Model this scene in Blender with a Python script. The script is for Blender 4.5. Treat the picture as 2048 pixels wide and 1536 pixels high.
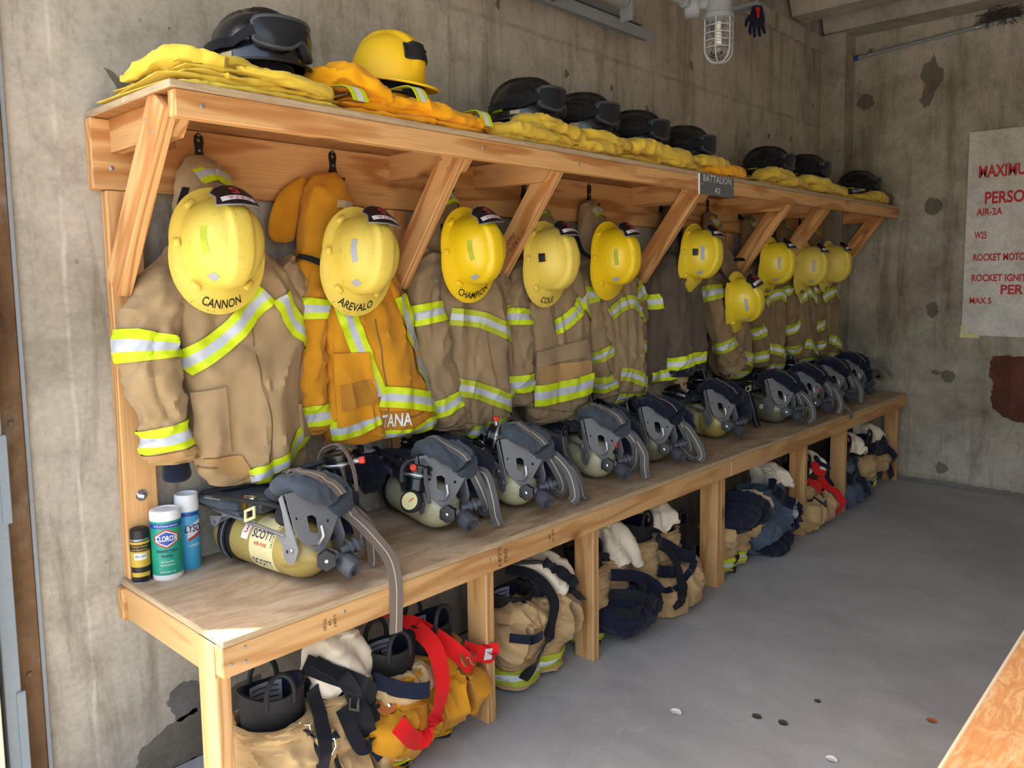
import bpy, math, random
from mathutils import Vector, Matrix, noise, geometry
from mathutils.bvhtree import BVHTree
random.seed(7)
for o in list(bpy.data.objects): bpy.data.objects.remove(o)
sc = bpy.context.scene
COL = sc.collection
PI = math.pi
def R(d): return math.radians(d)

# ---------------------------------------------------------------- camera
cd = bpy.data.cameras.new('camera'); cam = bpy.data.objects.new('camera', cd); COL.objects.link(cam)
cd.sensor_width = 36.0; cd.lens = 1583.8 / 2048 * 36
cd.shift_x = -(1062.3 - 1024) / 2048; cd.shift_y = (704.0 - 768) / 2048
cd.clip_start = .02
_r = Vector((.66989718, -.74235767, -.01195218)); _u = Vector((.07789685, .05426587, .99548345)); _f = Vector((.73835618, .66780259, -.09417988))
cam.matrix_world = Matrix(((_r.x, _u.x, -_f.x, -.80708), (_r.y, _u.y, -_f.y, -2.27493), (_r.z, _u.z, -_f.z, 1.42626), (0, 0, 0, 1)))
sc.camera = cam

# ---------------------------------------------------------------- sky, sun, exposure
W = bpy.data.worlds.new('sky'); sc.world = W; W.use_nodes = True
nt = W.node_tree; nt.nodes.clear()
sky = nt.nodes.new('ShaderNodeTexSky'); sky.sky_type = 'NISHITA'; sky.sun_disc = False
sky.sun_elevation = R(60); sky.sun_rotation = R(-45); sky.air_density = 1.0; sky.dust_density = 2.5; sky.ozone_density = .6
bg = nt.nodes.new('ShaderNodeBackground'); bg.inputs[1].default_value = .42
wo = nt.nodes.new('ShaderNodeOutputWorld')
wbm = nt.nodes.new('ShaderNodeMix'); wbm.data_type = 'RGBA'; wbm.blend_type = 'MULTIPLY'; wbm.inputs[0].default_value = 1; wbm.inputs[7].default_value = (1.0, .93, .82, 1)
nt.links.new(sky.outputs[0], wbm.inputs[6]); nt.links.new(wbm.outputs[2], bg.inputs[0]); nt.links.new(bg.outputs[0], wo.inputs[0])
sd = bpy.data.lights.new('sun', 'SUN'); sd.energy = 9.0; sd.angle = R(.6); sd.color = (1, .95, .86)
sun = bpy.data.objects.new('sun', sd); COL.objects.link(sun)
SUN_DIR = Vector((.728 * math.cos(R(68)), -.685 * math.cos(R(68)), -math.sin(R(68))))
sun.rotation_euler = SUN_DIR.to_track_quat('-Z', 'Y').to_euler(); sun.location = (-4, 3, 8)
vs = sc.view_settings; vs.view_transform = 'Standard'; vs.look = 'None'; vs.exposure = 0.93; vs.gamma = 1.0; vs.use_curve_mapping = False

# ---------------------------------------------------------------- helpers
def lin(r, g, b):
    f = lambda c: (c / 255) / 12.92 if c <= 10.3 else (((c / 255) + .055) / 1.055) ** 2.4
    return (f(r), f(g), f(b), 1)

class MB:
    def __init__(s): s.v = []; s.f = []; s.m = []
    def add(s, vs, fs, m=0):
        o = len(s.v); s.v += [tuple(v) for v in vs]
        for f in fs: s.f.append(tuple(i + o for i in f)); s.m.append(m)
        return s
    def xf(s, M, start=0):
        for i in range(start, len(s.v)): s.v[i] = tuple(M @ Vector(s.v[i]))
        return s
    def box(s, c, size, m=0, ch=.002, M=None):
        hx, hy, hz = [a / 2 for a in size]; ch = min(ch, hx * .6, hy * .6, hz * .6); h = (hx, hy, hz)
        vs = []; idx = {}
        cs = [(a, b, d) for a in (-1, 1) for b in (-1, 1) for d in (-1, 1)]
        for k in cs:
            for a in range(3):
                p = [k[i] * (h[i] - (0 if i == a else ch)) for i in range(3)]
                idx[(k, a)] = len(vs); vs.append(Vector(p))
        fs = []
        for a in range(3):
            b, d = (a + 1) % 3, (a + 2) % 3
            for sg in (-1, 1):
                q = []
                for sb, sd_ in ((-1, -1), (1, -1), (1, 1), (-1, 1)):
                    k = [0, 0, 0]; k[a] = sg; k[b] = sb; k[d] = sd_; q.append(idx[(tuple(k), a)])
                fs.append(q if sg > 0 else q[::-1])
            for sa in (-1, 1):
                for sb in (-1, 1):
                    k0 = [0, 0, 0]; k0[a] = sa; k0[b] = sb; k0[d] = -1; k1 = list(k0); k1[d] = 1
                    q = [idx[(tuple(k0), a)], idx[(tuple(k0), b)], idx[(tuple(k1), b)], idx[(tuple(k1), a)]]
                    fs.append(q if sa * sb > 0 else q[::-1])
        for k in cs:
            q = [idx[(k, 0)], idx[(k, 1)], idx[(k, 2)]]; fs.append(q if k[0] * k[1] * k[2] > 0 else q[::-1])
        T = Matrix.Translation(Vector(c)) @ (M.to_4x4() if M else Matrix.Identity(4))
        return s.add([T @ v for v in vs], fs, m)
    def tube(s, path, r, n=8, m=0, caps=True):
        P = [Vector(p) for p in path]; k = len(P)
        rr = r if isinstance(r, (list, tuple)) else [r] * k
        T = [(P[min(i + 1, k - 1)] - P[max(i - 1, 0)]).normalized() for i in range(k)]
        a = Vector((0, 0, 1)) if abs(T[0].z) < .9 else Vector((1, 0, 0))
        N = (a - T[0] * a.dot(T[0])).normalized(); vs = []
        for i in range(k):
            N = (N - T[i] * N.dot(T[i]))
            N = N.normalized() if N.length > 1e-6 else Vector((1, 0, 0))
            B = T[i].cross(N)
            for j in range(n):
                t = 2 * PI * j / n; vs.append(P[i] + (N * math.cos(t) + B * math.sin(t)) * rr[i])
        fs = [(i * n + j, i * n + (j + 1) % n, (i + 1) * n + (j + 1) % n, (i + 1) * n + j) for i in range(k - 1) for j in range(n)]
        if caps: fs += [tuple(range(n))[::-1], tuple((k - 1) * n + j for j in range(n))]
        return s.add(vs, fs, m)
    def lathe(s, prof, n=24, m=0, M=None, caps=True):
        # prof (r, h) about local z
        M = M or Matrix.Identity(4); vs = []
        for r, h in prof:
            for j in range(n):
                t = 2 * PI * j / n; vs.append(M @ Vector((r * math.cos(t), r * math.sin(t), h)))
        k = len(prof)
        fs = [(i * n + j, i * n + (j + 1) % n, (i + 1) * n + (j + 1) % n, (i + 1) * n + j) for i in range(k - 1) for j in range(n)]
        if caps: fs += [tuple(range(n))[::-1], tuple((k - 1) * n + j for j in range(n))]
        return s.add(vs, fs, m)
    def grid(s, fn, nu, nv, m=0, cu=False, cv=False):
        # fn(a,b) a,b in 0..1
        iu = nu if cu else nu + 1; iv = nv if cv else nv + 1
        vs = [fn(i / nu, j / nv) for j in range(iv) for i in range(iu)]
        fs = []; ms = []
        for j in range(nv):
            for i in range(nu):
                i2 = (i + 1) % iu; j2 = (j + 1) % iv
                fs.append((j * iu + i, j * iu + i2, j2 * iu + i2, j2 * iu + i))
        o = len(s.v); s.v += [tuple(v) for v in vs]
        for q, f in enumerate(fs):
            s.f.append(tuple(i + o for i in f)); s.m.append(m((q % nu + .5) / nu, (q // nu + .5) / nv) if callable(m) else m)
        return s
    def ribbon(s, path, w, t=.002, side=None, m=0, stripe=None):
        # flat webbing along path; side: width direction hint (Vector or list)
        P = [Vector(p) for p in path]; k = len(P); vs = []
        cuts = [-.5, -.04, .04, .5] if stripe is not None else [-.5, .5]; nc = len(cuts)
        for i in range(k):
            T = (P[min(i + 1, k - 1)] - P[max(i - 1, 0)]).normalized()
            sd_ = Vector(side[i] if isinstance(side, list) else (side or (1, 0, 0)))
            sd_ = (sd_ - T * sd_.dot(T)); sd_ = sd_.normalized() if sd_.length > 1e-5 else Vector((0, 1, 0))
            N = T.cross(sd_).normalized()
            ww = w[i] if isinstance(w, (list, tuple)) else w
            for q in (1, -1):
                for c_ in (cuts if q > 0 else cuts[::-1]): vs.append(P[i] + sd_ * (ww * c_) + N * (q * t / 2))
        n = 2 * nc; o = len(s.v); s.v += [tuple(v) for v in vs]
        for i in range(k - 1):
            for j in range(n):
                s.f.append((o + i * n + j, o + i * n + (j + 1) % n, o + (i + 1) * n + (j + 1) % n, o + (i + 1) * n + j))
                s.m.append(stripe if (stripe is not None and j in (1, nc + 1)) else m)
        s.f.append(tuple(o + j for j in range(n))[::-1]); s.m.append(m)
        s.f.append(tuple(o + (k - 1) * n + j for j in range(n))); s.m.append(m)
        return s
    def plate(s, outer, t, holes=(), M=None, m=0):
        # extruded polygon in local xy, thickness t along z
        M = M or Matrix.Identity(4)
        loops = [list(outer)] + [list(h) for h in holes]
        tri = geometry.tessellate_polygon([[Vector((x, y, 0)) for x, y in l] for l in loops])
        flat = [p for l in loops for p in l]; n = len(flat)
        vs = [M @ Vector((x, y, t / 2)) for x, y in flat] + [M @ Vector((x, y, -t / 2)) for x, y in flat]
        fs = []
        for a, b, c in tri:
            pa, pb, pc = flat[a], flat[b], flat[c]
            if (pb[0] - pa[0]) * (pc[1] - pa[1]) - (pb[1] - pa[1]) * (pc[0] - pa[0]) < 0: b, c = c, b
            fs += [(a, b, c), (a + n, c + n, b + n)]
        o = 0
        for l in loops:
            k = len(l)
            for i in range(k): fs.append((o + i, o + (i + 1) % k, o + (i + 1) % k + n, o + i + n)[::-1])
            o += k
        return s.add(vs, fs, m)
    def build(s, name, mats, parent=None, smooth=True, ang=45, world=False):
        me = bpy.data.meshes.new(name)
        vs = s.v
        if world and parent is not None:
            l = parent.location; vs = [(a - l.x, b - l.y, c - l.z) for a, b, c in vs]
        me.from_pydata(vs, [], s.f)
        if not isinstance(mats, (list, tuple)): mats = [mats]
        for m_ in mats: me.materials.append(m_)
        me.polygons.foreach_set('material_index', s.m)
        if smooth:
            me.polygons.foreach_set('use_smooth', [True] * len(s.f))
            me.set_sharp_from_angle(angle=R(ang))
        me.update()
        o = bpy.data.objects.new(name, me); COL.objects.link(o)
        if parent is not None: o.parent = parent
        return o

def tag(o, label=None, cat=None, group=None, kind=None):
    if label: o['label'] = label
    if cat: o['category'] = cat
    if group: o['group'] = group
    if kind: o['kind'] = kind
    return o
def thing(name, label, cat, loc=(0, 0, 0), M=None, group=None):
    o = bpy.data.objects.new(name, None); COL.objects.link(o); o.empty_display_size = .05
    o.location = loc
    if M is not None: o.rotation_euler = M.to_euler()
    return tag(o, label, cat, group)

def cr(pts, n):
    # Catmull-Rom through tuples, n samples
    k = len(pts); out = []
    for q in range(n):
        x = q / (n - 1) * (k - 1); i = min(int(x), k - 2); t = x - i
        p0, p1, p2, p3 = pts[max(i - 1, 0)], pts[i], pts[i + 1], pts[min(i + 2, k - 1)]
        out.append(tuple(.5 * (2 * b + (c - a) * t + (2 * a - 5 * b + 4 * c - d) * t * t + (3 * b - a - 3 * c + d) * t ** 3) for a, b, c, d in zip(p0, p1, p2, p3)))
    return out
def nz(x, y, z): return noise.noise(Vector((x, y, z)))
def ridged(x, y, z):
    n = 1 - abs(nz(x, y, z)) * 2.2
    return n * abs(n)

class Cl:
    """soft closed tube of cloth: stations (x,y,z,half width,half depth)"""
    def __init__(s, st, mode='h', front=(0, -1, 0), amp=.006, sc=(9, 9, 4), seed=0, pw=.85, fold=0, fk=5, n=48, wid=None, rg=.55, gv=0.0, back=1.0):
        s.rg = rg; s.gv = gv; s.back = back
        s.S = cr(st, n); s.len = sum((Vector(s.S[i + 1][:3]) - Vector(s.S[i][:3])).length for i in range(n - 1)); s.n = n; s.mode = mode; s.B = Vector(front); s.amp = amp; s.sc = sc; s.seed = seed; s.pw = pw; s.fold = fold; s.fk = fk
        s.wid = Vector(wid) if wid else None
        if mode == 't':
            s.F = []
            for i in range(n):
                a, b = Vector(s.S[max(i - 1, 0)][:3]), Vector(s.S[min(i + 1, n - 1)][:3]); T = (b - a).normalized()
                if s.wid: A = (s.wid - T * s.wid.dot(T)).normalized(); B = A.cross(T).normalized() if A.cross(T).dot(s.B) >= 0 else -A.cross(T).normalized()
                else:
                    B = (s.B - T * s.B.dot(T)).normalized(); A = B.cross(T).normalized()
                    if A.x < 0: A = -A
                s.F.append((A, B))
    def at(s, v):
        x = min(max(v, 0), 1) * (s.n - 1); i = min(int(x), s.n - 2); t = x - i
        st = [a + (b - a) * t for a, b in zip(s.S[i], s.S[i + 1])]
        if s.mode == 'h': A, B = Vector((1, 0, 0)), s.B
        else: A = s.F[i][0].lerp(s.F[i + 1][0], t); B = s.F[i][1].lerp(s.F[i + 1][1], t)
        return st, A, B
    def pt(s, th, v, off=0):
        st, A, B = s.at(v); c, sn = math.cos(th), math.sin(th)
        ce = math.copysign(abs(c) ** s.pw, c); se = math.copysign(abs(sn) ** s.pw, sn)
        return s._p(st, A, B, ce, se, c, v, off)
    def _p(s, st, A, B, ce, se, c, v, off):
        w, d = max(st[3], 1e-4), max(st[4], 1e-4) * (s.back if se < 0 else 1)
        p = Vector(st[:3]) + A * (w * ce) + B * (d * se)
        n = A * (ce / w) + B * (se / d); n = n.normalized() if n.length > 1e-6 else B
        k = s.sc; q = s.seed * 3.7
        # wrinkle coordinates along the cloth's own axes
        a_, b_, l_ = w * ce, d * se, v * s.len
        ds = s.amp * (nz(a_ * k[0] + q, b_ * k[1], l_ * k[2] + q) + s.rg * ridged(a_ * k[0] * 1.7 + q + 9, b_ * k[1] * 1.7, l_ * k[2] * 1.9 + a_ * k[0] * .8) + .16 * nz(a_ * k[0] * 3.6 + q, b_ * k[1] * 4, l_ * k[2] * 4))
        if s.gv:
            g1 = abs(nz(a_ * k[0] * .9 + q + 4, b_ * k[1] * .9, l_ * k[2] * .55 + q)); g2 = abs(nz(a_ * k[0] * 1.1 + q - 7, b_ * k[1] * 1.1 + 3, l_ * k[2] * 1.2 + a_ * k[0] * .9))
            ds -= s.gv * (max(0, 1 - g1 / .13) + .7 * max(0, 1 - g2 / .10))
        if s.fold: ds += s.fold * (.25 + .75 * min(1, v * 1.3)) * math.sin(s.fk * math.atan2(se, ce) + q + 1.7 * math.sin(v * 3 + q))
        e = min(1, min(w, d) / (3 * s.amp + 1e-6))
        return p + n * (ds * e + off)
    def front(s, x, z, off=.003):
        # point of the front side above wall coordinates (x, z), mode 'h'
        lo, hi = 0, s.n - 1
        for i in range(s.n - 1):
            if (s.S[i][2] - z) * (s.S[i + 1][2] - z) <= 0:
                d = s.S[i + 1][2] - s.S[i][2]; v = (i + ((z - s.S[i][2]) / d if abs(d) > 1e-9 else 0)) / (s.n - 1); break
        else: v = 0 if abs(z - s.S[0][2]) < abs(z - s.S[-1][2]) else 1
        st, A, B = s.at(v); ce = min(max((x - st[0]) / max(st[3], 1e-4), -.995), .995)
        c = math.copysign(abs(ce) ** (1 / s.pw), ce); sn = math.sqrt(max(0, 1 - c * c)); se = sn ** s.pw
        return s._p(st, A, B, ce, se, c, v, off)
    def vz(s, z):
        best = min(range(s.n), key=lambda i: abs(s.S[i][2] - z)); return best / (s.n - 1)
    def mesh(s, mb, nu=56, nv=None, m=0, caps=True):
        nv = nv or s.n; o = len(mb.v)
        mb.grid(lambda a, b: s.pt(a * 2 * PI, b), nu, nv, m, cu=True)
        if caps:
            mb.f.append(tuple(o + i for i in range(nu))[::-1]); mb.m.append(m if not callable(m) else 0)
            mb.f.append(tuple(o + nv * nu + i for i in range(nu))); mb.m.append(m if not callable(m) else 0)
        return mb
    def strip(s, mb, pts, w, ms=(0, 1, 0), off=.004, n=28):
        # taped strip along an (x,z) polyline on the front
        P = cr(pts, n) if len(pts) > 2 else [tuple(a + (b - a) * i / (n - 1) for a, b in zip(pts[0], pts[1])) for i in range(n)]
        rows = []
        for i in range(n):
            a, b = P[max(i - 1, 0)], P[min(i + 1, n - 1)]; dx, dz = b[0] - a[0], b[1] - a[1]; l = math.hypot(dx, dz) or 1
            rows.append([s.front(P[i][0] - dz / l * w * c, P[i][1] + dx / l * w * c, off) for c in ((-.5, -.18, .18, .5) if len(ms) == 3 else (-.5, .5))])
        k = len(rows[0]); o = len(mb.v); mb.v += [tuple(p) for r in rows for p in r]
        for i in range(n - 1):
            for j in range(k - 1):
                mb.f.append((o + i * k + j, o + i * k + j + 1, o + (i + 1) * k + j + 1, o + (i + 1) * k + j)); mb.m.append(ms[j])
    def quad(s, mb, q, off=.006, m=0, n=10):
        # cloth panel by four (x,z) corners
        def fn(a, b):
            x = (q[0][0] * (1 - a) + q[1][0] * a) * (1 - b) + (q[3][0] * (1 - a) + q[2][0] * a) * b
            z = (q[0][1] * (1 - a) + q[1][1] * a) * (1 - b) + (q[3][1] * (1 - a) + q[2][1] * a) * b
            e = min(a, 1 - a, b, 1 - b)
            return s.front(x, z, off if e > .001 else .0005)
        def fe(a):
            k = [0, .012] ; a = a * (n + 2)
            return 0 if a < .5 else (1 if a > n + 1.5 else .012 + (a - 1) / n * .976)
        mb.grid(lambda a, b: fn(fe(a), fe(b)), n + 2, n + 2, m)
    def band(s, mb, v0, v1, ms=(0, 1, 0), off=.004, nu=40, th=(0, 2 * PI)):
        cu = abs(th[1] - th[0] - 2 * PI) < 1e-6
        for j, (a, b) in enumerate(((0, .32), (.32, .68), (.68, 1)) if len(ms) == 3 else ((0, 1),)):
            mb.grid(lambda t, q: s.pt(th[0] + (th[1] - th[0]) * t, v0 + (v1 - v0) * (a + (b - a) * q), off), nu, 4, ms[j], cu=cu)

# lettering: 2-D glyph meshes of the built-in font
_tc = {}
def glyphs(txt, bold=0.0, shear=0.0, space=1.0):
    k = (txt, bold, shear, space)
    if k in _tc: return _tc[k]
    c = bpy.data.curves.new('t', 'FONT'); c.body = txt; c.size = 1; c.align_x = 'CENTER'; c.align_y = 'CENTER'; c.offset = bold; c.shear = shear; c.space_character = space; c.resolution_u = 3
    o = bpy.data.objects.new('t', c); COL.objects.link(o)
    dg = bpy.context.evaluated_depsgraph_get(); me = bpy.data.meshes.new_from_object(o.evaluated_get(dg))
    vs = [(v.co.x, v.co.y) for v in me.vertices]; fs = [tuple(p.vertices) for p in me.polygons]
    bpy.data.objects.remove(o); bpy.data.curves.remove(c); bpy.data.meshes.remove(me)
    w = (max(v[0] for v in vs) - min(v[0] for v in vs)) if vs else 1
    _tc[k] = (vs, fs, w); return _tc[k]
def letter(mb, txt, fn, size, m=0, width=None, **kw):
    vs, fs, w = glyphs(txt, **kw)
    sx = (width / w) if width else size
    mb.add([fn(x * sx, y * size) for x, y in vs], fs, m)

# ---------------------------------------------------------------- materials
def mat(name, base=(.5, .5, .5, 1), rough=.6, metal=0, spec=.5, **kw):
    m = bpy.data.materials.new(name); m.use_nodes = True; b = m.node_tree.nodes['Principled BSDF']
    b.inputs['Base Color'].default_value = base; b.inputs['Roughness'].default_value = rough; b.inputs['Metallic'].default_value = metal
    b.inputs['Specular IOR Level'].default_value = spec
    for k, v in kw.items(): b.inputs[k.replace('_', ' ')].default_value = v
    return m
class N:
    def __init__(s, m): s.m = m; s.t = m.node_tree; s.b = s.t.nodes['Principled BSDF']
    def n(s, typ, **kw):
        x = s.t.nodes.new('ShaderNode' + typ)
        for k, v in kw.items():
            if k.startswith('i_'):
                x.inputs[k[2:].replace('_', ' ')].default_value = v
            else: setattr(x, k, v)
        return x
    def l(s, a, b): s.t.links.new(a, b)
    def coord(s, scale=(1, 1, 1), kind='Object', rot=(0, 0, 0), loc=(0, 0, 0)):
        c = s.n('TexCoord'); mp = s.n('Mapping'); mp.inputs['Scale'].default_value = scale; mp.inputs['Rotation'].default_value = rot; mp.inputs['Location'].default_value = loc
        s.l(c.outputs[kind], mp.inputs[0]); return mp.outputs[0]
    def noise(s, vec, scale, detail=4, rough=.55, dist=0):
        x = s.n('TexNoise'); x.inputs['Scale'].default_value = scale; x.inputs['Detail'].default_value = detail; x.inputs['Roughness'].default_value = rough; x.inputs['Distortion'].default_value = dist
        s.l(vec, x.inputs['Vector']); return x.outputs['Fac']
    def ramp(s, fac, stops, mode='LINEAR'):
        x = s.n('ValToRGB'); x.color_ramp.interpolation = mode
        e = x.color_ramp.elements
        while len(e) < len(stops): e.new(.5)
        for q, (p, c) in enumerate(stops): e[q].position = p; e[q].color = c
        s.l(fac, x.inputs[0]); return x.outputs[0]
    def mix(s, fac, a, b, mode='MIX'):
        x = s.n('Mix'); x.data_type = 'RGBA'; x.blend_type = mode
        for i, v in ((0, fac), (6, a), (7, b)):
            if isinstance(v, (tuple, float, int)): x.inputs[i].default_value = v
            else: s.l(v, x.inputs[i])
        return x.outputs[2]
    def math(s, op, a, b=0.0):
        x = s.n('Math', operation=op)
        for i, v in ((0, a), (1, b)):
            if isinstance(v, (float, int)): x.inputs[i].default_value = v
            else: s.l(v, x.inputs[i])
        return x.outputs[0]
    def color(s, o): s.l(o, s.b.inputs['Base Color'])
    def bump(s, h, strength=.3, dist=.01, prev=None):
        x = s.n('Bump'); x.inputs['Strength'].default_value = strength; x.inputs['Distance'].default_value = dist
        s.l(h, x.inputs['Height'])
        if prev: s.l(prev, x.inputs['Normal'])
        s.l(x.outputs[0], s.b.inputs['Normal']); return x.outputs[0]
def g(v): return (v, v, v, 1)

def concrete(name, c0, c1, c2, streak=True, bump=.5, lines=()):
    m = mat(name, c1, .88, spec=.25); k = N(m); co = k.coord()
    a = k.noise(co, 1.1, 6, .62, .3); b = k.noise(co, 7, 8, .7); c = k.noise(co, 60, 3, .6)
    col = k.ramp(a, [(.3, c0), (.5, c1), (.72, c2)])
    col = k.mix(.7, col, k.ramp(b, [(.3, g(.5)), (.5, g(.86)), (.7, g(1.06))]), 'MULTIPLY')
    if streak:
        st = k.noise(k.coord((5, 5, .7)), 1.6, 7, .7, .4)
        col = k.mix(.75, col, k.ramp(st, [(.34, (.42, .38, .33, 1)), (.5, g(.9)), (.75, (1, .98, .95, 1))]), 'MULTIPLY')
    col = k.mix(.5, col, k.ramp(c, [(.3, g(.72)), (.6, g(1.04))]), 'MULTIPLY')
    # small dark blow holes
    vo = k.n('TexVoronoi'); vo.inputs['Scale'].default_value = 11; k.l(k.coord((1, 1, 1.0)), vo.inputs['Vector'])
    pit = k.math('MULTIPLY', k.ramp(vo.outputs['Distance'], [(.035, g(1)), (.07, g(0))]), k.ramp(k.noise(co, 5, 2), [(.52, g(0)), (.6, g(1))]))
    col = k.mix(k.math('MULTIPLY', pit, .7), col, (.06, .05, .04, 1))
    # chalky pour lines: (axis, position, half width)
    if lines:
        sp = k.n('SeparateXYZ'); k.l(k.coord(), sp.inputs[0])
        wob = k.math('MULTIPLY', k.math('SUBTRACT', k.noise(co, 4, 4), .5), .035)
        for ax, pos, hw, lc in lines:
            d = k.math('ABSOLUTE', k.math('SUBTRACT', k.math('ADD', sp.outputs[ax], wob), pos))
            f = k.math('MULTIPLY', k.ramp(k.math('DIVIDE', d, hw), [(.3, g(1)), (1, g(0))]), k.ramp(b, [(.40, g(0)), (.62, g(.55))]))
            col = k.mix(f, col, lc)
    k.color(col)
    h = k.math('ADD', k.math('MULTIPLY', b, .6), k.math('MULTIPLY', c, .25)); h = k.math('SUBTRACT', h, k.math('MULTIPLY', pit, 1.2))
    k.bump(h, bump, .006); return m

def woodm(name, c0, c1, knot, tone=1.0, grain=1.0):
    # grain along the board's own local x
    m = mat(name, c0, .55, spec=.35); k = N(m)
    oi = k.n('ObjectInfo'); rnd = k.math('MULTIPLY', oi.outputs['Random'], 37.0)
    ad = k.n('VectorMath', operation='ADD'); cmb = k.n('CombineXYZ'); k.l(rnd, cmb.inputs[0]); k.l(rnd, cmb.inputs[1]); k.l(rnd, cmb.inputs[2])
    tc = k.n('TexCoord'); k.l(tc.outputs['Object'], ad.inputs[0]); k.l(cmb.outputs[0], ad.inputs[1])
    def mp(s_):
        x = k.n('Mapping'); x.inputs['Scale'].default_value = s_; k.l(ad.outputs[0], x.inputs[0]); return x.outputs[0]
    warp = k.noise(mp((1.2, 6, 6)), 2.2, 3, .5, .6)
    wv = k.n('TexWave', wave_type='BANDS', bands_direction='Y'); wv.inputs['Scale'].default_value = 9; wv.inputs['Distortion'].default_value = 9; wv.inputs['Detail'].default_value = 2; wv.inputs['Detail Scale'].default_value = .8
    k.l(mp((.22, 1.6, 1.6)), wv.inputs['Vector'])
    col = k.ramp(wv.outputs['Fac'], [(.0, c1), (.45, c0), (.9, c0)])
    fine = k.noise(mp((1.5, 90, 90)), 3, 3, .6)
    col = k.mix(.4 * grain, col, k.ramp(fine, [(.3, g(.55)), (.6, g(1))]), 'MULTIPLY')
    col = k.mix(.5, col, k.ramp(warp, [(.3, g(.72)), (.65, g(1.0))]), 'MULTIPLY')
    vo = k.n('TexVoronoi'); vo.inputs['Scale'].default_value = 3.1; vo.inputs['Randomness'].default_value = 1; k.l(mp((.8, 1.6, 1.6)), vo.inputs['Vector'])
    kn = k.ramp(vo.outputs['Distance'], [(.05, g(1)), (.075, g(.6)), (.13, g(0))])
    col = k.mix(k.math('MULTIPLY', kn, .8), col, knot)
    k.color(col); k.bump(k.math('ADD', fine, wv.outputs['Fac']), .12, .003); return m

def fabric(name, col, var=.25, weave=420, dirt=None, rough=.92):
    m = mat(name, col, rough, spec=.15); k = N(m); co = k.coord()
    m.node_tree.nodes['Principled BSDF'].inputs['Sheen Weight'].default_value = .12
    a = k.noise(co, 7, 5, .6); c_ = tuple(x * (1 - var) for x in col[:3]) + (1,); d_ = tuple(min(1, x * (1 + var * .6)) for x in col[:3]) + (1,)
    cc = k.ramp(a, [(.32, c_), (.5, col), (.7, d_)])
    if dirt: cc = k.mix(k.math('MULTIPLY', k.ramp(k.noise(co, 3.3, 5, .65, .5), [(.5, g(0)), (.68, g(1))]), .55), cc, dirt)
    k.color(cc)
    h = k.math('ADD', k.math('MULTIPLY', k.noise(co, 420, 2, .6), .35), k.math('MULTIPLY', k.noise(co, 38, 5, .6), 1.5))
    k.bump(h, .3, .003); return m

def worn(name, col, scuff, rough=.35, amt=.5, coat=0, scale=26, spec=.5):
    # hard plastic or paint with scuffs
    m = mat(name, col, rough, spec=spec, Coat_Weight=coat, Coat_Roughness=.15); k = N(m); co = k.coord()
    s1 = k.noise(k.coord((1, 1, 3.5), rot=(.5, .4, .7)), scale, 6, .75, .8); s2 = k.noise(co, 5, 3, .6)
    f = k.math('MULTIPLY', k.ramp(s1, [(.56, g(0)), (.68, g(1))]), k.ramp(s2, [(.4, g(0)), (.6, g(1))]))
    k.color(k.mix(k.math('MULTIPLY', f, amt), k.mix(.25, col, k.ramp(s2, [(.3, g(.7)), (.65, g(1))]), 'MULTIPLY'), scuff))
    r = k.n('MapRange'); r.inputs['To Min'].default_value = rough * .8; r.inputs['To Max'].default_value = min(1, rough * 1.7); k.l(s1, r.inputs['Value']); k.l(r.outputs[0], m.node_tree.nodes['Principled BSDF'].inputs['Roughness'])
    k.bump(s1, .05, .002); return m

def reflect(name, col, rough=.45, metal=0):
    m = mat(name, col, rough, metal); k = N(m)
    a = k.noise(k.coord(), 30, 4, .6); b = k.noise(k.coord(), 6, 4, .7)
    k.color(k.mix(.5, k.mix(.35, col, k.ramp(a, [(.35, g(.6)), (.6, g(1))]), 'MULTIPLY'), k.ramp(b, [(.35, g(.7)), (.6, g(1.0))]), 'MULTIPLY')); k.bump(a, .15, .002); return m
MT = {}
MT['wall'] = concrete('concrete_wall', lin(158, 148, 132), lin(192, 183, 168), lin(212, 205, 192), lines=[(0, -.085, .007, lin(215, 210, 200)), (2, 1.27, .02, lin(120, 112, 100)), (0, 1.27, .012, lin(110, 102, 92)), (0, 3.7, .02, lin(110, 102, 92)), (2, 2.44, .015, lin(112, 104, 94))])
MT['wallb'] = concrete('concrete_back', lin(142, 133, 116), lin(184, 176, 160), lin(210, 204, 192), lines=[(2, .72, .035, lin(110, 106, 98)), (2, .02, .05, lin(90, 86, 80))])
MT['ceil'] = concrete('concrete_ceiling', lin(150, 142, 128), lin(178, 170, 156), lin(190, 184, 172), streak=False)
MT['dstain'] = concrete('dark_damp_stain', lin(100, 93, 82), lin(122, 114, 101), lin(138, 130, 116), streak=False, bump=.3)
MT['patch'] = concrete('grey_mortar', lin(98, 96, 92), lin(120, 117, 112), lin(134, 130, 124), streak=False, bump=.4)
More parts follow.
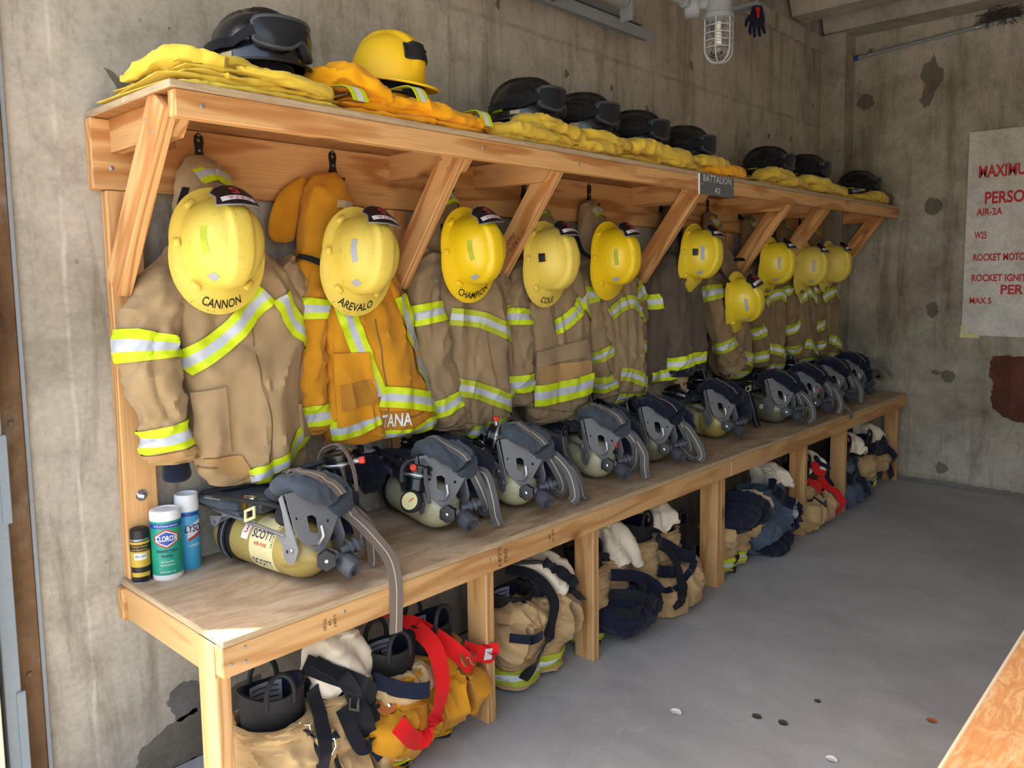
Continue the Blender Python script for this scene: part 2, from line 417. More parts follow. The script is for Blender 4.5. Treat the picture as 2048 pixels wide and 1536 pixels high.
def floor_mat():
    m = mat('concrete_floor', g(.3), .62, spec=.4); k = N(m); co = k.coord()
    a = k.noise(co, .9, 6, .6, .4); b = k.noise(k.coord((1.6, .8, 1)), 5, 8, .72, .6); c = k.noise(co, 70, 3, .6)
    col = k.ramp(a, [(.3, lin(156, 157, 158)), (.55, lin(180, 181, 181)), (.75, lin(194, 195, 194))])
    col = k.mix(.6, col, k.ramp(b, [(.32, g(.72)), (.5, g(.92)), (.68, g(1.05))]), 'MULTIPLY')
    vo = k.n('TexVoronoi', feature='DISTANCE_TO_EDGE'); vo.inputs['Scale'].default_value = 1.7
    wv = k.n('VectorMath', operation='ADD'); k.l(co, wv.inputs[0]); nn = k.n('TexNoise'); nn.inputs['Scale'].default_value = 3; nn.inputs['Detail'].default_value = 5; k.l(co, nn.inputs['Vector']); k.l(nn.outputs['Color'], wv.inputs[1]); k.l(wv.outputs[0], vo.inputs['Vector'])
    cr_ = k.math('MULTIPLY', k.ramp(vo.outputs['Distance'], [(.004, g(1)), (.014, g(0))]), k.ramp(b, [(.45, g(0)), (.6, g(1))]))
    col = k.mix(k.math('MULTIPLY', cr_, .35), col, lin(196, 194, 188)); k.color(col)
    k.bump(k.math('ADD', b, k.math('MULTIPLY', c, .3)), .15, .004)
    r = k.n('MapRange'); r.inputs['To Min'].default_value = .45; r.inputs['To Max'].default_value = .8; k.l(b, r.inputs['Value']); k.l(r.outputs[0], k.b.inputs['Roughness'])
    return m
MT['floor'] = floor_mat()
MT['ground'] = concrete('driveway', lin(150, 146, 138), lin(172, 168, 160), lin(186, 182, 174), streak=False)
MT['wood'] = woodm('fir_lumber', lin(226, 174, 114), lin(192, 130, 74), lin(112, 66, 42))
MT['wood2'] = woodm('fir_lumber_bench', lin(214, 168, 112), lin(190, 138, 84), lin(120, 74, 40), grain=.7)
def ply(name, c0, c1, c2, sc_=(1.4, 3.2, 3)):
    m = mat(name, c1, .6, spec=.35); k = N(m)
    a = k.noise(k.coord(sc_), 2.2, 7, .62, 1.6); b = k.noise(k.coord((2, 50, 50)), 3, 3); d = k.noise(k.coord(), 9, 6, .7, 1.0)
    col = k.ramp(a, [(.3, c0), (.5, c1), (.7, c2)])
    con = k.math('ABSOLUTE', k.math('SUBTRACT', k.math('FRACT', k.math('MULTIPLY', a, 9.0)), .5))
    col = k.mix(.35, col, k.ramp(con, [(.02, g(.6)), (.12, g(1))]), 'MULTIPLY')
    col = k.mix(.45, col, k.ramp(d, [(.3, g(.68)), (.5, g(.95)), (.7, g(1.1))]), 'MULTIPLY')
    k.color(k.mix(.25, col, k.ramp(b, [(.3, g(.7)), (.6, g(1))]), 'MULTIPLY')); k.bump(k.math('ADD', a, b), .12, .003); return m
MT['ply'] = ply('worn_plywood', lin(158, 128, 100), lin(188, 162, 132), lin(208, 190, 166))
MT['plyd'] = ply('shelf_plywood', lin(140, 96, 56), lin(172, 122, 74), lin(190, 142, 92))
MT['plyo'] = ply('orange_plywood', lin(206, 136, 84), lin(222, 158, 98), lin(238, 200, 150), (6, 22, 20))
MT['edge'] = ply('plywood_edge', lin(150, 124, 94), lin(186, 160, 126), lin(210, 190, 160), (3, 3, 160))
MT['pale'] = mat('pale_cut_edge', lin(226, 206, 168), .7)
MT['yel'] = worn('yellow_helmet', lin(238, 210, 48), lin(170, 130, 40), .3, .45, .25)
MT['yelw'] = worn('yellow_helmet_faded', lin(232, 205, 88), lin(120, 96, 40), .38, .75, .1)
MT['yelb'] = worn('yellow_helmet_bright', lin(246, 208, 24), lin(190, 150, 30), .28, .25, .3)
MT['yels'] = worn('yellow_helmet_shelf', lin(244, 196, 20), lin(180, 140, 20), .45, .15)
MT['blk'] = worn('black_plastic', lin(22, 23, 26), lin(70, 70, 72), .38, .3)
MT['blkg'] = worn('black_gloss', lin(14, 16, 22), lin(60, 62, 66), .22, .2, .3)
MT['rub'] = worn('black_rubber', lin(34, 34, 36), lin(78, 78, 80), .55, .35, spec=.35)
MT['blkc'] = fabric('black_webbing', lin(30, 31, 36), .2, 600)
MT['navy'] = fabric('navy_cloth', lin(26, 31, 48), .25, 600)
MT['greyc'] = fabric('grey_padding', lin(70, 78, 88), .3, 500, lin(58, 56, 56))
MT['web'] = fabric('grey_brown_webbing', lin(112, 100, 92), .2, 600)
MT['webg'] = fabric('grey_webbing', lin(92, 92, 94), .2, 600)
MT['stitch'] = mat('pale_stitching', lin(196, 178, 144), .8)
MT['tan'] = fabric('tan_jacket_cloth', lin(166, 140, 104), .16, 420, lin(138, 112, 82))
MT['tan2'] = fabric('khaki_jacket_cloth', lin(150, 128, 98), .16, 420, lin(122, 102, 78))
MT['tan3'] = fabric('brown_jacket_cloth', lin(136, 112, 82), .18, 420, lin(108, 86, 64))
MT['brn'] = fabric('dark_brown_jacket_cloth', lin(92, 80, 70), .2, 420, lin(70, 62, 58))
MT['gold'] = fabric('gold_jacket_cloth', lin(206, 142, 34), .16, 420, lin(186, 118, 24))
MT['gold2'] = fabric('gold_brown_cloth', lin(176, 122, 44), .16, 420)
MT['patchc'] = fabric('ochre_patch_cloth', lin(174, 138, 92), .14, 300)
MT['yc'] = fabric('yellow_cloth', lin(226, 196, 72), .12, 500, lin(206, 170, 56))
MT['yc2'] = fabric('ochre_yellow_cloth', lin(214, 180, 64), .14, 500, lin(190, 150, 44))
MT['yo'] = fabric('orange_yellow_cloth', lin(236, 164, 20), .14, 500)
MT['cream'] = fabric('cream_knit', lin(232, 218, 196), .06, 500)
MT['bluec'] = fabric('slate_blue_cloth', lin(84, 98, 116), .2, 420)
MT['red'] = fabric('red_webbing', lin(216, 30, 30), .12, 600)
MT['leather'] = fabric('brown_leather', lin(172, 98, 48), .2, 200)
MT['pants'] = fabric('tan_pants_cloth', lin(190, 158, 112), .14, 420, lin(160, 128, 88))
MT['seam'] = mat('tan_seam_thread', lin(122, 98, 66), .9); MT['seamd'] = mat('brown_seam_thread', lin(116, 104, 92), .9)
MT['lime'] = reflect('lime_trim', lin(214, 236, 20), .6)
MT['limed'] = reflect('lime_trim_soiled', lin(186, 196, 40), .65)
MT['silv'] = reflect('silver_trim', lin(198, 204, 214), .4)
MT['white'] = reflect('white_trim', lin(226, 228, 232), .45)
MT['steel'] = worn('steel', lin(178, 180, 184), lin(120, 118, 116), .32, .3); MT['steel'].node_tree.nodes['Principled BSDF'].inputs['Metallic'].default_value = .85
MT['alu'] = worn('grey_aluminium', lin(142, 144, 148), lin(110, 108, 106), .45, .4); MT['alu'].node_tree.nodes['Principled BSDF'].inputs['Metallic'].default_value = .4
MT['chrome'] = mat('chrome', lin(210, 212, 216), .12, 1)
MT['brass'] = mat('brass', lin(196, 150, 60), .3, .9)
MT['gpaint'] = worn('grey_painted_steel', lin(140, 145, 148), lin(110, 90, 70), .5, .5)
MT['gpaintb'] = worn('blue_grey_painted_steel', lin(134, 144, 152), lin(120, 96, 70), .5, .4)
MT['creamp'] = worn('cream_paint', lin(226, 216, 192), lin(170, 150, 120), .6, .3)
MT['rust'] = concrete('rusted_steel', lin(84, 58, 38), lin(128, 98, 70), lin(196, 190, 182), bump=.4)
MT['cyl'] = worn('olive_cylinder', lin(172, 152, 84), lin(104, 84, 36), .3, .7, .3, 18)
MT['cylp'] = worn('pale_cylinder', lin(198, 194, 158), lin(130, 120, 84), .3, .6, .3, 18)
MT['cyld'] = worn('dark_cylinder', lin(112, 108, 88), lin(64, 58, 44), .3, .6, .3, 18)
MT['lbl'] = worn('cream_label', lin(224, 214, 160), lin(160, 140, 90), .4, .4)
MT['wht'] = mat('white_plastic', lin(236, 237, 240), .35)
MT['paper'] = mat('white_label', lin(222, 222, 226), .6)
MT['glabel'] = mat('grey_label', lin(170, 172, 180), .6)
MT['ink'] = mat('black_ink', lin(18, 18, 22), .5)
MT['inkb'] = mat('brown_stamp_ink', lin(60, 40, 24), .7)
MT['inkn'] = mat('navy_ink', lin(30, 34, 96), .5)
MT['inkr'] = mat('red_ink', lin(200, 40, 32), .5)
MT['redst'] = mat('red_stencil', lin(186, 52, 58), .8)
MT['redp'] = worn('red_knob', lin(214, 62, 40), lin(150, 40, 30), .4, .3)
MT['teal'] = mat('teal_label', lin(24, 150, 126), .35)
MT['lblue'] = mat('light_blue_label', lin(70, 168, 216), .35)
MT['blue'] = mat('blue_label', lin(32, 70, 160), .35)
MT['goldl'] = worn('gold_label', lin(196, 164, 50), lin(60, 52, 30), .35, .5)
MT['shield'] = worn('black_shield', lin(30, 22, 26), lin(70, 60, 60), .35, .3)
MT['board'] = concrete('white_painted_board', lin(196, 192, 184), lin(212, 208, 200), lin(222, 218, 210), streak=False, bump=.1)
MT['rustp'] = concrete('red_brown_paint', lin(84, 50, 40), lin(112, 68, 50), lin(146, 98, 62), streak=True, bump=.2)
MT['tape'] = mat('yellowed_tape', lin(206, 194, 140), .6)
MT['lens'] = mat('smoked_lens', lin(34, 37, 42), .22, 0, .35)
MT['gasket'] = worn('grey_gasket', lin(64, 68, 76), lin(96, 98, 104), .4, .3)
MT['glass'] = mat('clear_glass', (1, 1, 1, 1), .03, 0, .5, Transmission_Weight=1.0)
MT['bulb'] = mat('white_bulb', lin(226, 224, 214), .35)
MT['dplate'] = worn('dark_engraved_plate', lin(98, 102, 104), lin(140, 142, 142), .4, .3)
MT['inkw'] = mat('white_engraving', lin(226, 228, 230), .6)
MT['dust'] = mat('dark_leaf', lin(74, 66, 60), .9)

# ---------------------------------------------------------------- room shell
def sbox(name, lo, hi, m, parent=None, kind=True):
    mb = MB(); mb.box([(a + b) / 2 for a, b in zip(lo, hi)], [b - a for a, b in zip(lo, hi)], ch=.004)
    o = mb.build(name, m, parent, smooth=False)
    if kind and parent is None: tag(o, kind='structure')
    return o
def blob(cx, cy, rx, ry, seed, n=26, rough=.25):
    return [(cx + rx * math.cos(2 * PI * i / n) * (1 + rough * nz(math.cos(2 * PI * i / n) * 1.6, math.sin(2 * PI * i / n) * 1.6, seed)+ .4*rough * nz(math.cos(2 * PI * i / n) * 6, math.sin(2 * PI * i / n) * 6, seed)),
             cy + ry * math.sin(2 * PI * i / n) * (1 + rough * nz(math.cos(2 * PI * i / n) * 1.6, math.sin(2 * PI * i / n) * 1.6, seed + 5))) for i in range(n)]
XW = 4.9; RY = -4.6; ZC = 3.05
wl = sbox('wall_left', (-.2, 0, 0), (XW + .2, .25, 3.4), MT['wall']); tag(wl, 'grey board-marked concrete side wall behind the gear rack', 'wall')
wb = sbox('wall_back', (XW, RY, 0), (XW + .25, 0, 3.4), MT['wallb']); tag(wb, 'stained grey concrete end wall carrying the white board', 'wall')
wr = sbox('wall_right', (-.45, RY - .25, 0), (XW + .2, RY, 3.4), MT['wall']); tag(wr, 'grey concrete side wall opposite the gear rack', 'wall')
fl = sbox('floor', (-.45, RY, -.1), (XW, 0, 0), MT['floor']); tag(fl, 'smooth grey concrete floor with hairline cracks', 'floor')
gr = sbox('ground', (-14, -16, -.12), (-.45, 10, -.02), MT['ground']); tag(gr, 'pale concrete apron outside the open door', 'ground')
# lintel above the door opening and the jamb in which the sun is cut off
ln = sbox('trim_1', (-.45, RY, 2.85), (-.2, .0, 3.4), MT['wall']); tag(ln, 'concrete lintel above the open door', 'lintel')
fw_ = sbox('wall_front', (-.45, .25, 0), (-.2, 4.5, 3.4), MT['creamp']); tag(fw_, 'cream outside wall beside the open door', 'wall')
# corner pier
pier = sbox('trim_2', (4.72, -.17, 0), (XW, 0, ZC), MT['wallb']); tag(pier, 'square concrete pier in the far corner', 'pier')
ldg = sbox('trim_3', (-.2, -.035, 2.93), (4.72, 0, 3.03), MT['wall']); tag(ldg, 'narrow concrete ledge under the ceiling ribs', 'ledge')
# ribbed ceiling
mb = MB(); mb.box((2.3, RY / 2, 3.32), (5.5, -RY + .02, .12))
ce = mb.build('ceiling', MT['ceil'], smooth=False); tag(ce, 'ribbed precast concrete ceiling', 'ceiling', kind='structure')
x = 4.9
while x > -.3:
    mb = MB(); y0, y1 = RY, -.035
    pf = [(x, ZC), (x - .22, ZC), (x - .30, 3.27), (x, 3.27)] if x > 4.8 else [(x, ZC), (x - .18, ZC), (x - .28, 3.27), (x + .08, 3.27)]
    M_ = Matrix(((1, 0, 0, 0), (0, 0, -1, 0), (0, 1, 0, 0), (0, 0, 0, 1)))
    mb.plate(pf, y1 - y0, M=Matrix.Translation((0, (y0 + y1) / 2, 0)) @ M_)
    mb.build('ceiling_rib', MT['ceil'], ce, smooth=False)
    x -= .55 if x < 4.8 else .545
# stains, mortar patches and paint on the walls
def rough_edge(pts, seed):
    out = []; n = len(pts)
    for i in range(n):
        a, b = pts[i], pts[(i + 1) % n]; k_ = max(2, int(math.hypot(b[0] - a[0], b[1] - a[1]) / .012))
        for q in range(k_):
            x_, y_ = a[0] + (b[0] - a[0]) * q / k_, a[1] + (b[1] - a[1]) * q / k_
            out.append((x_ + .010 * nz(x_ * 60, y_ * 60, seed) + .005 * nz(x_ * 160, y_ * 160, seed), max(.001, y_ + .010 * nz(x_ * 60, y_ * 60, seed + 9))))
    return out
def wall_mark(name, wall, pts, m, off=.002, back=False):
    mb = MB(); pts = rough_edge(pts, len(pts) * 1.3)
    if back: M_ = Matrix(((0, 0, -1, XW - off / 2), (-1, 0, 0, 0), (0, 1, 0, 0), (0, 0, 0, 1)))   # local (x,y) -> (-y, z)
    else: M_ = Matrix(((1, 0, 0, 0), (0, 0, -1, -off / 2), (0, 1, 0, 0), (0, 0, 0, 1)))
    mb.plate(pts, off, M=M_); return mb.build(name, m, wall, smooth=False)
rp = wall_mark('paint_patch', wb, [(1.075, .86), (1.09, .89), (1.15, .895), (1.5, .89), (1.72, .87), (1.74, .7), (1.70, .5), (1.5, .475), (1.25, .48), (1.17, .50), (1.13, .53), (1.10, .55), (1.085, .62), (1.095, .72), (1.07, .78)], MT['rustp'], .003, True)
tag(rp, 'red-brown painted patch')
wall_mark('damp_stain', wb, [(.60, 2.56), (.63, 2.50), (.66, 2.52), (.70, 2.62), (.74, 2.66), (.74, 2.74), (.70, 2.76), (.68, 2.85), (.655, 2.80), (.61, 2.78), (.60, 2.70), (.63, 2.65)], MT['dstain'], .0015, True)
for cx, cy, rx, ry, s_ in ((.36, .72, .04, .035, 1), (.40, .70, .025, .02, 2), (.83, .74, .045, .04, 3), (.81, .115, .035, .04, 4), (.76, .76, .03, .02, 6), (.72, 1.18, .035, .05, 7), (.40, 1.9, .06, .07, 8), (.70, 1.86, .05, .06, 9), (.25, 2.6, .06, .05, 10)):
    wall_mark('mortar_spot', wb, blob(cx, cy, rx, ry, s_), MT['dstain'], .0015, True)
wall_mark('mortar_spot', wl, blob(.16, .19, .05, .055, 3), MT['patch'])
wall_mark('damp_stain', wl, [(-.02, .0), (.03, .1), (.12, .135), (.25, .17), (.4, .175), (.4, .0)], MT['dstain'])
wall_mark('splash_stain', wl, [(.04, 1.99), (.09, 1.97), (.15, 1.96), (.15, 1.88), (.11, 1.91), (.08, 1.93)], MT['dstain'])
for i in range(14):
    wall_mark('form_tie_hole', wl, blob(.3 + i * .33 + random.uniform(-.1, .1), random.choice((2.3, 2.55, 2.75)) + random.uniform(-.05, .05), .012, .02, i, 12), MT['dstain'])
wall_mark('floor_seam', wb, [(.18, 0), (.18, .015), (.7, .03), (1.3, .028), (2, .02), (2, 0)], MT['patch'], .006, True)

# door jamb: rusted steel angle, blue-grey door track, cream post
jm = thing('door_jamb', 'rusty steel angle and cream post framing the door opening', 'door frame', (-.24, -.02, 0)); tag(jm, kind='structure')
for nm, lo, hi, m in (('steel_angle', (-.206, -.014, 0), (-.196, .0, 2.85), 'gpaint'), ('rusted_web', (-.262, -.012, 0), (-.207, .06, 2.85), 'rust'), ('jamb_plate', (-.30, -.05, 0), (-.264, -.012, 2.85), 'gpaintb'),
                      ('post', (-.45, -.075, 0), (-.315, .25, 2.85), 'creamp')):
    mb = MB(); mb.box([(a + b) / 2 for a, b in zip(lo, hi)], [b - a for a, b in zip(lo, hi)], ch=.002); mb.build(nm, MT[m], jm, smooth=False, world=True)
for z in (.3, .95, 1.8):
    mb = MB(); mb.box((-.266, -.052, z), (.02, .008, .22)); mb.build('track_bracket', MT['gpaintb'], jm, smooth=False, world=True)
    mb = MB(); mb.lathe([(.0, .004), (.006, .003), (.007, 0), (.007, -.006)], 10, M=Matrix.Translation((-.235, -.014, z + .13)) @ Matrix.Rotation(R(90), 4, 'X')); mb.build('rivet', MT['rust'], jm, world=True)
# ---------------------------------------------------------------- gear rack: bench, shelf, posts
def board(name, p0, p1, w, t, m, parent, wdir=(0, 0, 1), ch=.003, cut=None):
    """lumber from p0 to p1 (grain along local x); w measured along wdir, t the other way"""
    p0, p1 = Vector(p0), Vector(p1); X = (p1 - p0); L = X.length; X.normalize()
    Z = Vector(wdir); Z = (Z - X * Z.dot(X)).normalized(); Y = Z.cross(X)
    mb = MB()
    if cut: mb.plate(cut(L, w), t, M=Matrix(((1, 0, 0, 0), (0, 0, -1, 0), (0, 1, 0, 0), (0, 0, 0, 1))))
    else: mb.box((0, 0, 0), (L, t, w), ch=ch)
    o = mb.build(name, m, parent, smooth=False)
    c = (p0 + p1) / 2 - (parent.location if parent else Vector())
    o.matrix_basis = Matrix.Translation(c) @ Matrix((X, Y, Z)).transposed().to_4x4()
    return o
def edged(o):
    for p in o.data.polygons: p.material_index = 1 if abs(p.normal.z) < .9 else 0
D = .584; ZB = .608; LB = 4.878
bench = thing('wooden_bench', 'long wall bench with worn plywood top on lumber legs', 'bench', (LB / 2, -.29, 0))
mb = MB(); mb.box((0, 0, 0), (2.4, D, .019), ch=.003)
for x0, x1 in ((0, 2.40), (2.40, LB)):
    mb = MB(); mb.box((0, 0, 0), (x1 - x0 - .003, D, .018), ch=.003)
    o = mb.build('plywood_top', [MT['ply'], MT['edge']], bench, smooth=False); edged(o); o.location = Vector(((x0 + x1) / 2, -D / 2, ZB - .009)) - bench.location
board('front_apron', (0, -D + .019, .553), (2.398, -D + .019, .553), .074, .037, MT['wood2'], bench)
board('front_apron', (2.402, -D + .019, .553), (LB, -D + .019, .553), .074, .037, MT['wood2'], bench)
board('wall_ledger', (-.01, -.019, .545), (LB, -.019, .545), .088, .037, MT['wood2'], bench)
for xc in (.019, .898, 1.448, 2.365, 3.32, 3.895, 4.858):
    board('cross_rail', (xc, -.038, .545), (xc, -D + .038, .545), .086, .036, MT['wood2'], bench)
for xc in (.019, .898, 1.448, 2.365, 2.403, 3.319, 3.895, 4.841):
    board('leg', (xc, -D + .083, 0), (xc, -D + .083, .588 if xc > .03 else .588), .089, .037, MT['wood2'], bench, wdir=(0, 1, 0))
def screw(parent, p, nrm, r=.006, m='steel', name='screw', h=.002):
    mb = MB(); q = Vector(nrm).to_track_quat('Z', 'Y').to_matrix().to_4x4(); mb.lathe([(r, -.003), (r, h * .5), (r * .8, h), (0.0005, h)], 12, M=Matrix.Translation(p) @ q)
    return mb.build(name, MT[m], parent, world=True)
for p in ((.02, -D, .545), (.055, -D, .54), (.055, -D, .575), (.33, -D, .57), (2.38, -D, .57), (2.42, -D, .57), (.86, -D, .56), (1.43, -D, .56)): screw(bench, p, (0, -1, 0), .004)
def stamp(parent, base, ex, ey, nrm, lines_, h, m='inkb'):
    mb = MB(); ex, ey, nrm, base = Vector(ex), Vector(ey), Vector(nrm), Vector(base)
    for i, t in enumerate(lines_):
        letter(mb, t, lambda a, b: base + ex * a + ey * (b - i * h * 1.25) + nrm * .0008, h, space=1.05)
    return mb.build('lumber_stamp', MT[m], parent, smooth=False, world=True)
stamp(bench, (.30, -D, .555), (0, 0, -1), (1, 0, 0), (0, -1, 0), ['S-DRY', '24', 'STUD'], .012)
stamp(bench, (.93, -D, .555), (0, 0, -1), (1, 0, 0), (0, -1, 0), ['OSU', 'S-DRY'], .022)
stamp(bench, (1.16, -D, .56), (0, 0, -1), (1, 0, 0), (0, -1, 0), ['KD 24', 'HF'], .015)

ZS = 1.870; DS = .498; LS = 4.862; X0 = -.014
shelf = thing('wall_shelf', 'long plywood wall shelf on braced lumber brackets above the coats', 'shelf', (LB / 2, -.25, ZS - .4))
for x0, x1 in ((X0, 2.43), (2.43, LS)):
    mb = MB(); mb.box((0, 0, 0), (x1 - x0 - .002, DS, .018), ch=.003)
    o = mb.build('shelf_board', [MT['plyd'], MT['edge']], shelf, smooth=False); edged(o); o.location = Vector(((x0 + x1) / 2, -DS / 2, ZS - .009)) - shelf.location
board('front_lip', (X0 + .012, -DS + .0185, ZS - .049), (2.43, -DS + .0185, ZS - .049), .061, .036, MT['wood'], shelf)
board('front_lip', (2.432, -DS + .0185, ZS - .049), (LS, -DS + .0185, ZS - .049), .061, .036, MT['wood'], shelf)
board('ledger', (X0 - .004, -.019, ZS - .11), (LS, -.019, ZS - .11), .182, .037, MT['wood'], shelf)
arm_cut = lambda L, w: [(-L / 2, -w / 2), (L / 2 - .075, -w / 2), (L / 2, w / 2 - .012), (L / 2, w / 2), (-L / 2, w / 2)]
brc_cut = lambda L, w: [(-L / 2 - .028, -w / 2 - .0), (L / 2 + .02, -w / 2), (L / 2 - .04, w / 2), (-L / 2 + .05, w / 2)]
BX = (.012, .925, 1.40, 2.39, 3.335, 3.85, 4.80)
for i, xb in enumerate(BX):
    s_ = .036 if i in (0, 1, 3, 5) else -.036
    board('bracket_arm', (xb + s_, -.038, ZS - .062), (xb + s_, -DS + .04, ZS - .062), .086, .036, MT['wood'], shelf, cut=arm_cut)
    if i == 3: board('bracket_arm', (xb + s_ + .04, -.038, ZS - .066), (xb + s_ + .04, -DS + .04, ZS - .066), .086, .036, MT['wood'], shelf, cut=arm_cut)
    p0, p1 = Vector((xb, -.085, ZS - .455)), Vector((xb, -DS + .085, ZS - .025))
    o = board('brace', p0, p1, .089, .036, MT['wood'], shelf, wdir=(0, .7, .7))
    screw(shelf, (xb - .0185, -.38, ZS - .10), (-1, 0, 0), .004); screw(shelf, (xb - .0185, -.35, ZS - .07), (-1, 0, 0), .004)
for p in ((.06, -DS, ZS - .05), (.95, -DS, ZS - .045), (1.42, -DS, ZS - .05), (1.9, -DS, ZS - .05)): screw(shelf, p, (0, -1, 0), .005)
stamp(shelf, (.047, -.36, ZS - .10), (0, 1, 0), (0, 0, 1), (-1, 0, 0), ['PRO', 'STUD'], .02)
stamp(shelf, (1.3815, -.2, ZS - .30), (0, -.7, .7), (0, .7, .7), (-1, 0, 0), ['OSU', 'S-DRY'], .025)
screw(shelf, (.03, -.0375, ZS - .145), (0, -1, 0), .006)
for i, xp in enumerate((.056, .972, 2.40, 3.36, 4.81)):
    po = board('wall_post', (xp, -.019, .61), (xp, -.019, ZS - .203), .089, .037, MT['wood'], None, wdir=(1, 0, 0))
    tag(po, ['upright lumber post bolted to the wall at the near end', 'upright lumber post behind the gold jacket', 'upright lumber post between the tan and dark brown jackets', 'upright lumber post hidden behind the far brown jackets', 'upright lumber post at the far end of the rack'][i], 'post', 'wall posts of the rack')
    for z in (.84, 1.405):
        if i > 1: continue
        mb = MB(); T = Matrix.Translation(((z - 1.14), 0, 0))
        Mz = Matrix(((0, 0, 0, z - 1.14), (0, 0, 0, 0), (0, 0, 0, 0), (0, 0, 0, 1)))
        # local frame of the post: x along its length, +y or -y out of the wall
        out = -1 if (po.matrix_basis.to_3x3() @ Vector((0, 1, 0))).y > 0 else 1
        Mx = Matrix.Translation((z - po.location.z, out * .0185, 0)) @ Matrix.Rotation(R(-90 * out), 4, 'X')
        mb.lathe([(.016, 0), (.016, .002), (.0095, .002)], 20, M=Mx); mb.lathe([(.0095, .002), (.0095, .009), (.006, .010)], 6, M=Mx); mb.lathe([(.006, .01), (.006, .022), (.004, .024)], 12, M=Mx)
        mb.build('anchor_bolt', MT['chrome'], po, ang=30)
# engraved name plate on the lip
pl = thing('name_plate', 'dark engraved BATTALION plate screwed to the shelf lip', 'sign', (2.394, -DS - .004, 1.82))
mb = MB(); mb.box((2.394, -DS - .004, 1.818), (.302, .006, .088), ch=.001); mb.build('plate', MT['dplate'], pl, smooth=False, world=True)
mb = MB(); letter(mb, 'BATTALION', lambda a, b: Vector((2.394 + a, -DS - .0075, 1.843 + b)), .042, width=.25); mb.build('lettering', MT['inkw'], pl, smooth=False, world=True)
mb = MB(); letter(mb, '42', lambda a, b: Vector((2.394 + a, -DS - .0075, 1.795 + b)), .036, width=.05); mb.build('lettering', MT['inkw'], pl, smooth=False, world=True)
mb = MB(); mb.box((2.2405, -DS - .004, 1.818), (.004, .0075, .088), ch=.001); mb.build('edge_strip', MT['paper'], pl, smooth=False, world=True)
for px_ in (2.26, 2.53): screw(pl, (px_, -DS - .007, 1.818), (0, -1, 0), .004)

# coat hooks
HX = (.267, .711, 1.184, 1.632, 2.067, 2.66, 3.128, 3.50, 3.93, 4.34)
HLAB = ['above the first tan jacket', 'above the gold jacket', 'left of the second brace', 'above the fourth jacket', 'right of the third brace', 'above the dark brown jacket', 'above the jacket beside the dark brown one', 'third from the far end', 'second from the far end', 'nearest the far end']
for i, hx in enumerate(HX):
    h = thing('coat_hook', 'black metal coat hook screwed to the ledger ' + HLAB[i], 'coat hook', (hx, -.038, 1.80), group='coat hooks on the ledger')
    mb = MB(); o_ = [(0, .045), (.012, .035), (.014, .02), (.010, -.005), (.019, -.04), (.019, -.055), (-.019, -.055), (-.019, -.04), (-.010, -.005), (-.014, .02), (-.012, .035)]
    ho = [[(.005 * math.cos(2 * PI * q / 10), .024 + .006 * math.sin(2 * PI * q / 10)) for q in range(10)]]
    mb.plate(o_, .004, ho, M=Matrix(((1, 0, 0, 0), (0, 0, -1, -.002), (0, 1, 0, 0), (0, 0, 0, 1)))); mb.build('plate', MT['blk'], h, smooth=False)
    mb = MB(); mb.tube([(0, -.002, -.03), (0, -.03, -.055), (0, -.055, -.06), (0, -.062, -.05)], [.007, .007, .006, .005], 8); mb.build('prong', MT['blk'], h)
    screw(h, (hx, -.042, 1.838), (0, -1, 0), .004); screw(h, (hx, -.042, 1.795), (0, -1, 0), .004)

# ---------------------------------------------------------------- cans on the bench
def can(name, label, x, y, prof_parts, labels, rot=0):
    t = thing(name, label, 'can', (x, y, ZB)); t.rotation_euler = (0, 0, R(rot))
    for nm, prof, m in prof_parts:
        mb = MB(); mb.lathe(prof, 36, m=0); mb.build(nm, MT[m], t, ang=35)
    for nm, kind, args, m in labels:
        mb = MB()
        if kind == 'text':
            txt, r, ang, z, size, w, kw = args
            letter(mb, txt, lambda a, b: Vector(((r + .0007) * math.cos(R(ang) + a / r), (r + .0007) * math.sin(R(ang) + a / r), z + b)), size, width=w, **kw)
        elif kind == 'band':
            r, a0, a1, z0, z1, sl = args
            mb.grid(lambda a, b: Vector((r * math.cos(R(a0 + (a1 - a0) * a)), r * math.sin(R(a0 + (a1 - a0) * a)), z0 + (z1 - z0) * b + sl * (a - .5))), 24, 1)
        elif kind == 'poly':
            r, ang, z, pts = args
            w_, h_ = pts; mb.grid(lambda a, b: Vector((r * math.cos(R(ang) + (2 * a - 1) * w_ / r), r * math.sin(R(ang) + (2 * a - 1) * w_ / r), z + (2 * b - 1) * h_ * (1 - .65 * abs(2 * a - 1)))), 16, 1)
        mb.build(nm, MT[m], t, smooth=False)
    return t
FA = -113  # direction of the labels' fronts (towards the door)
hexa = lambda w, h: (w, h)
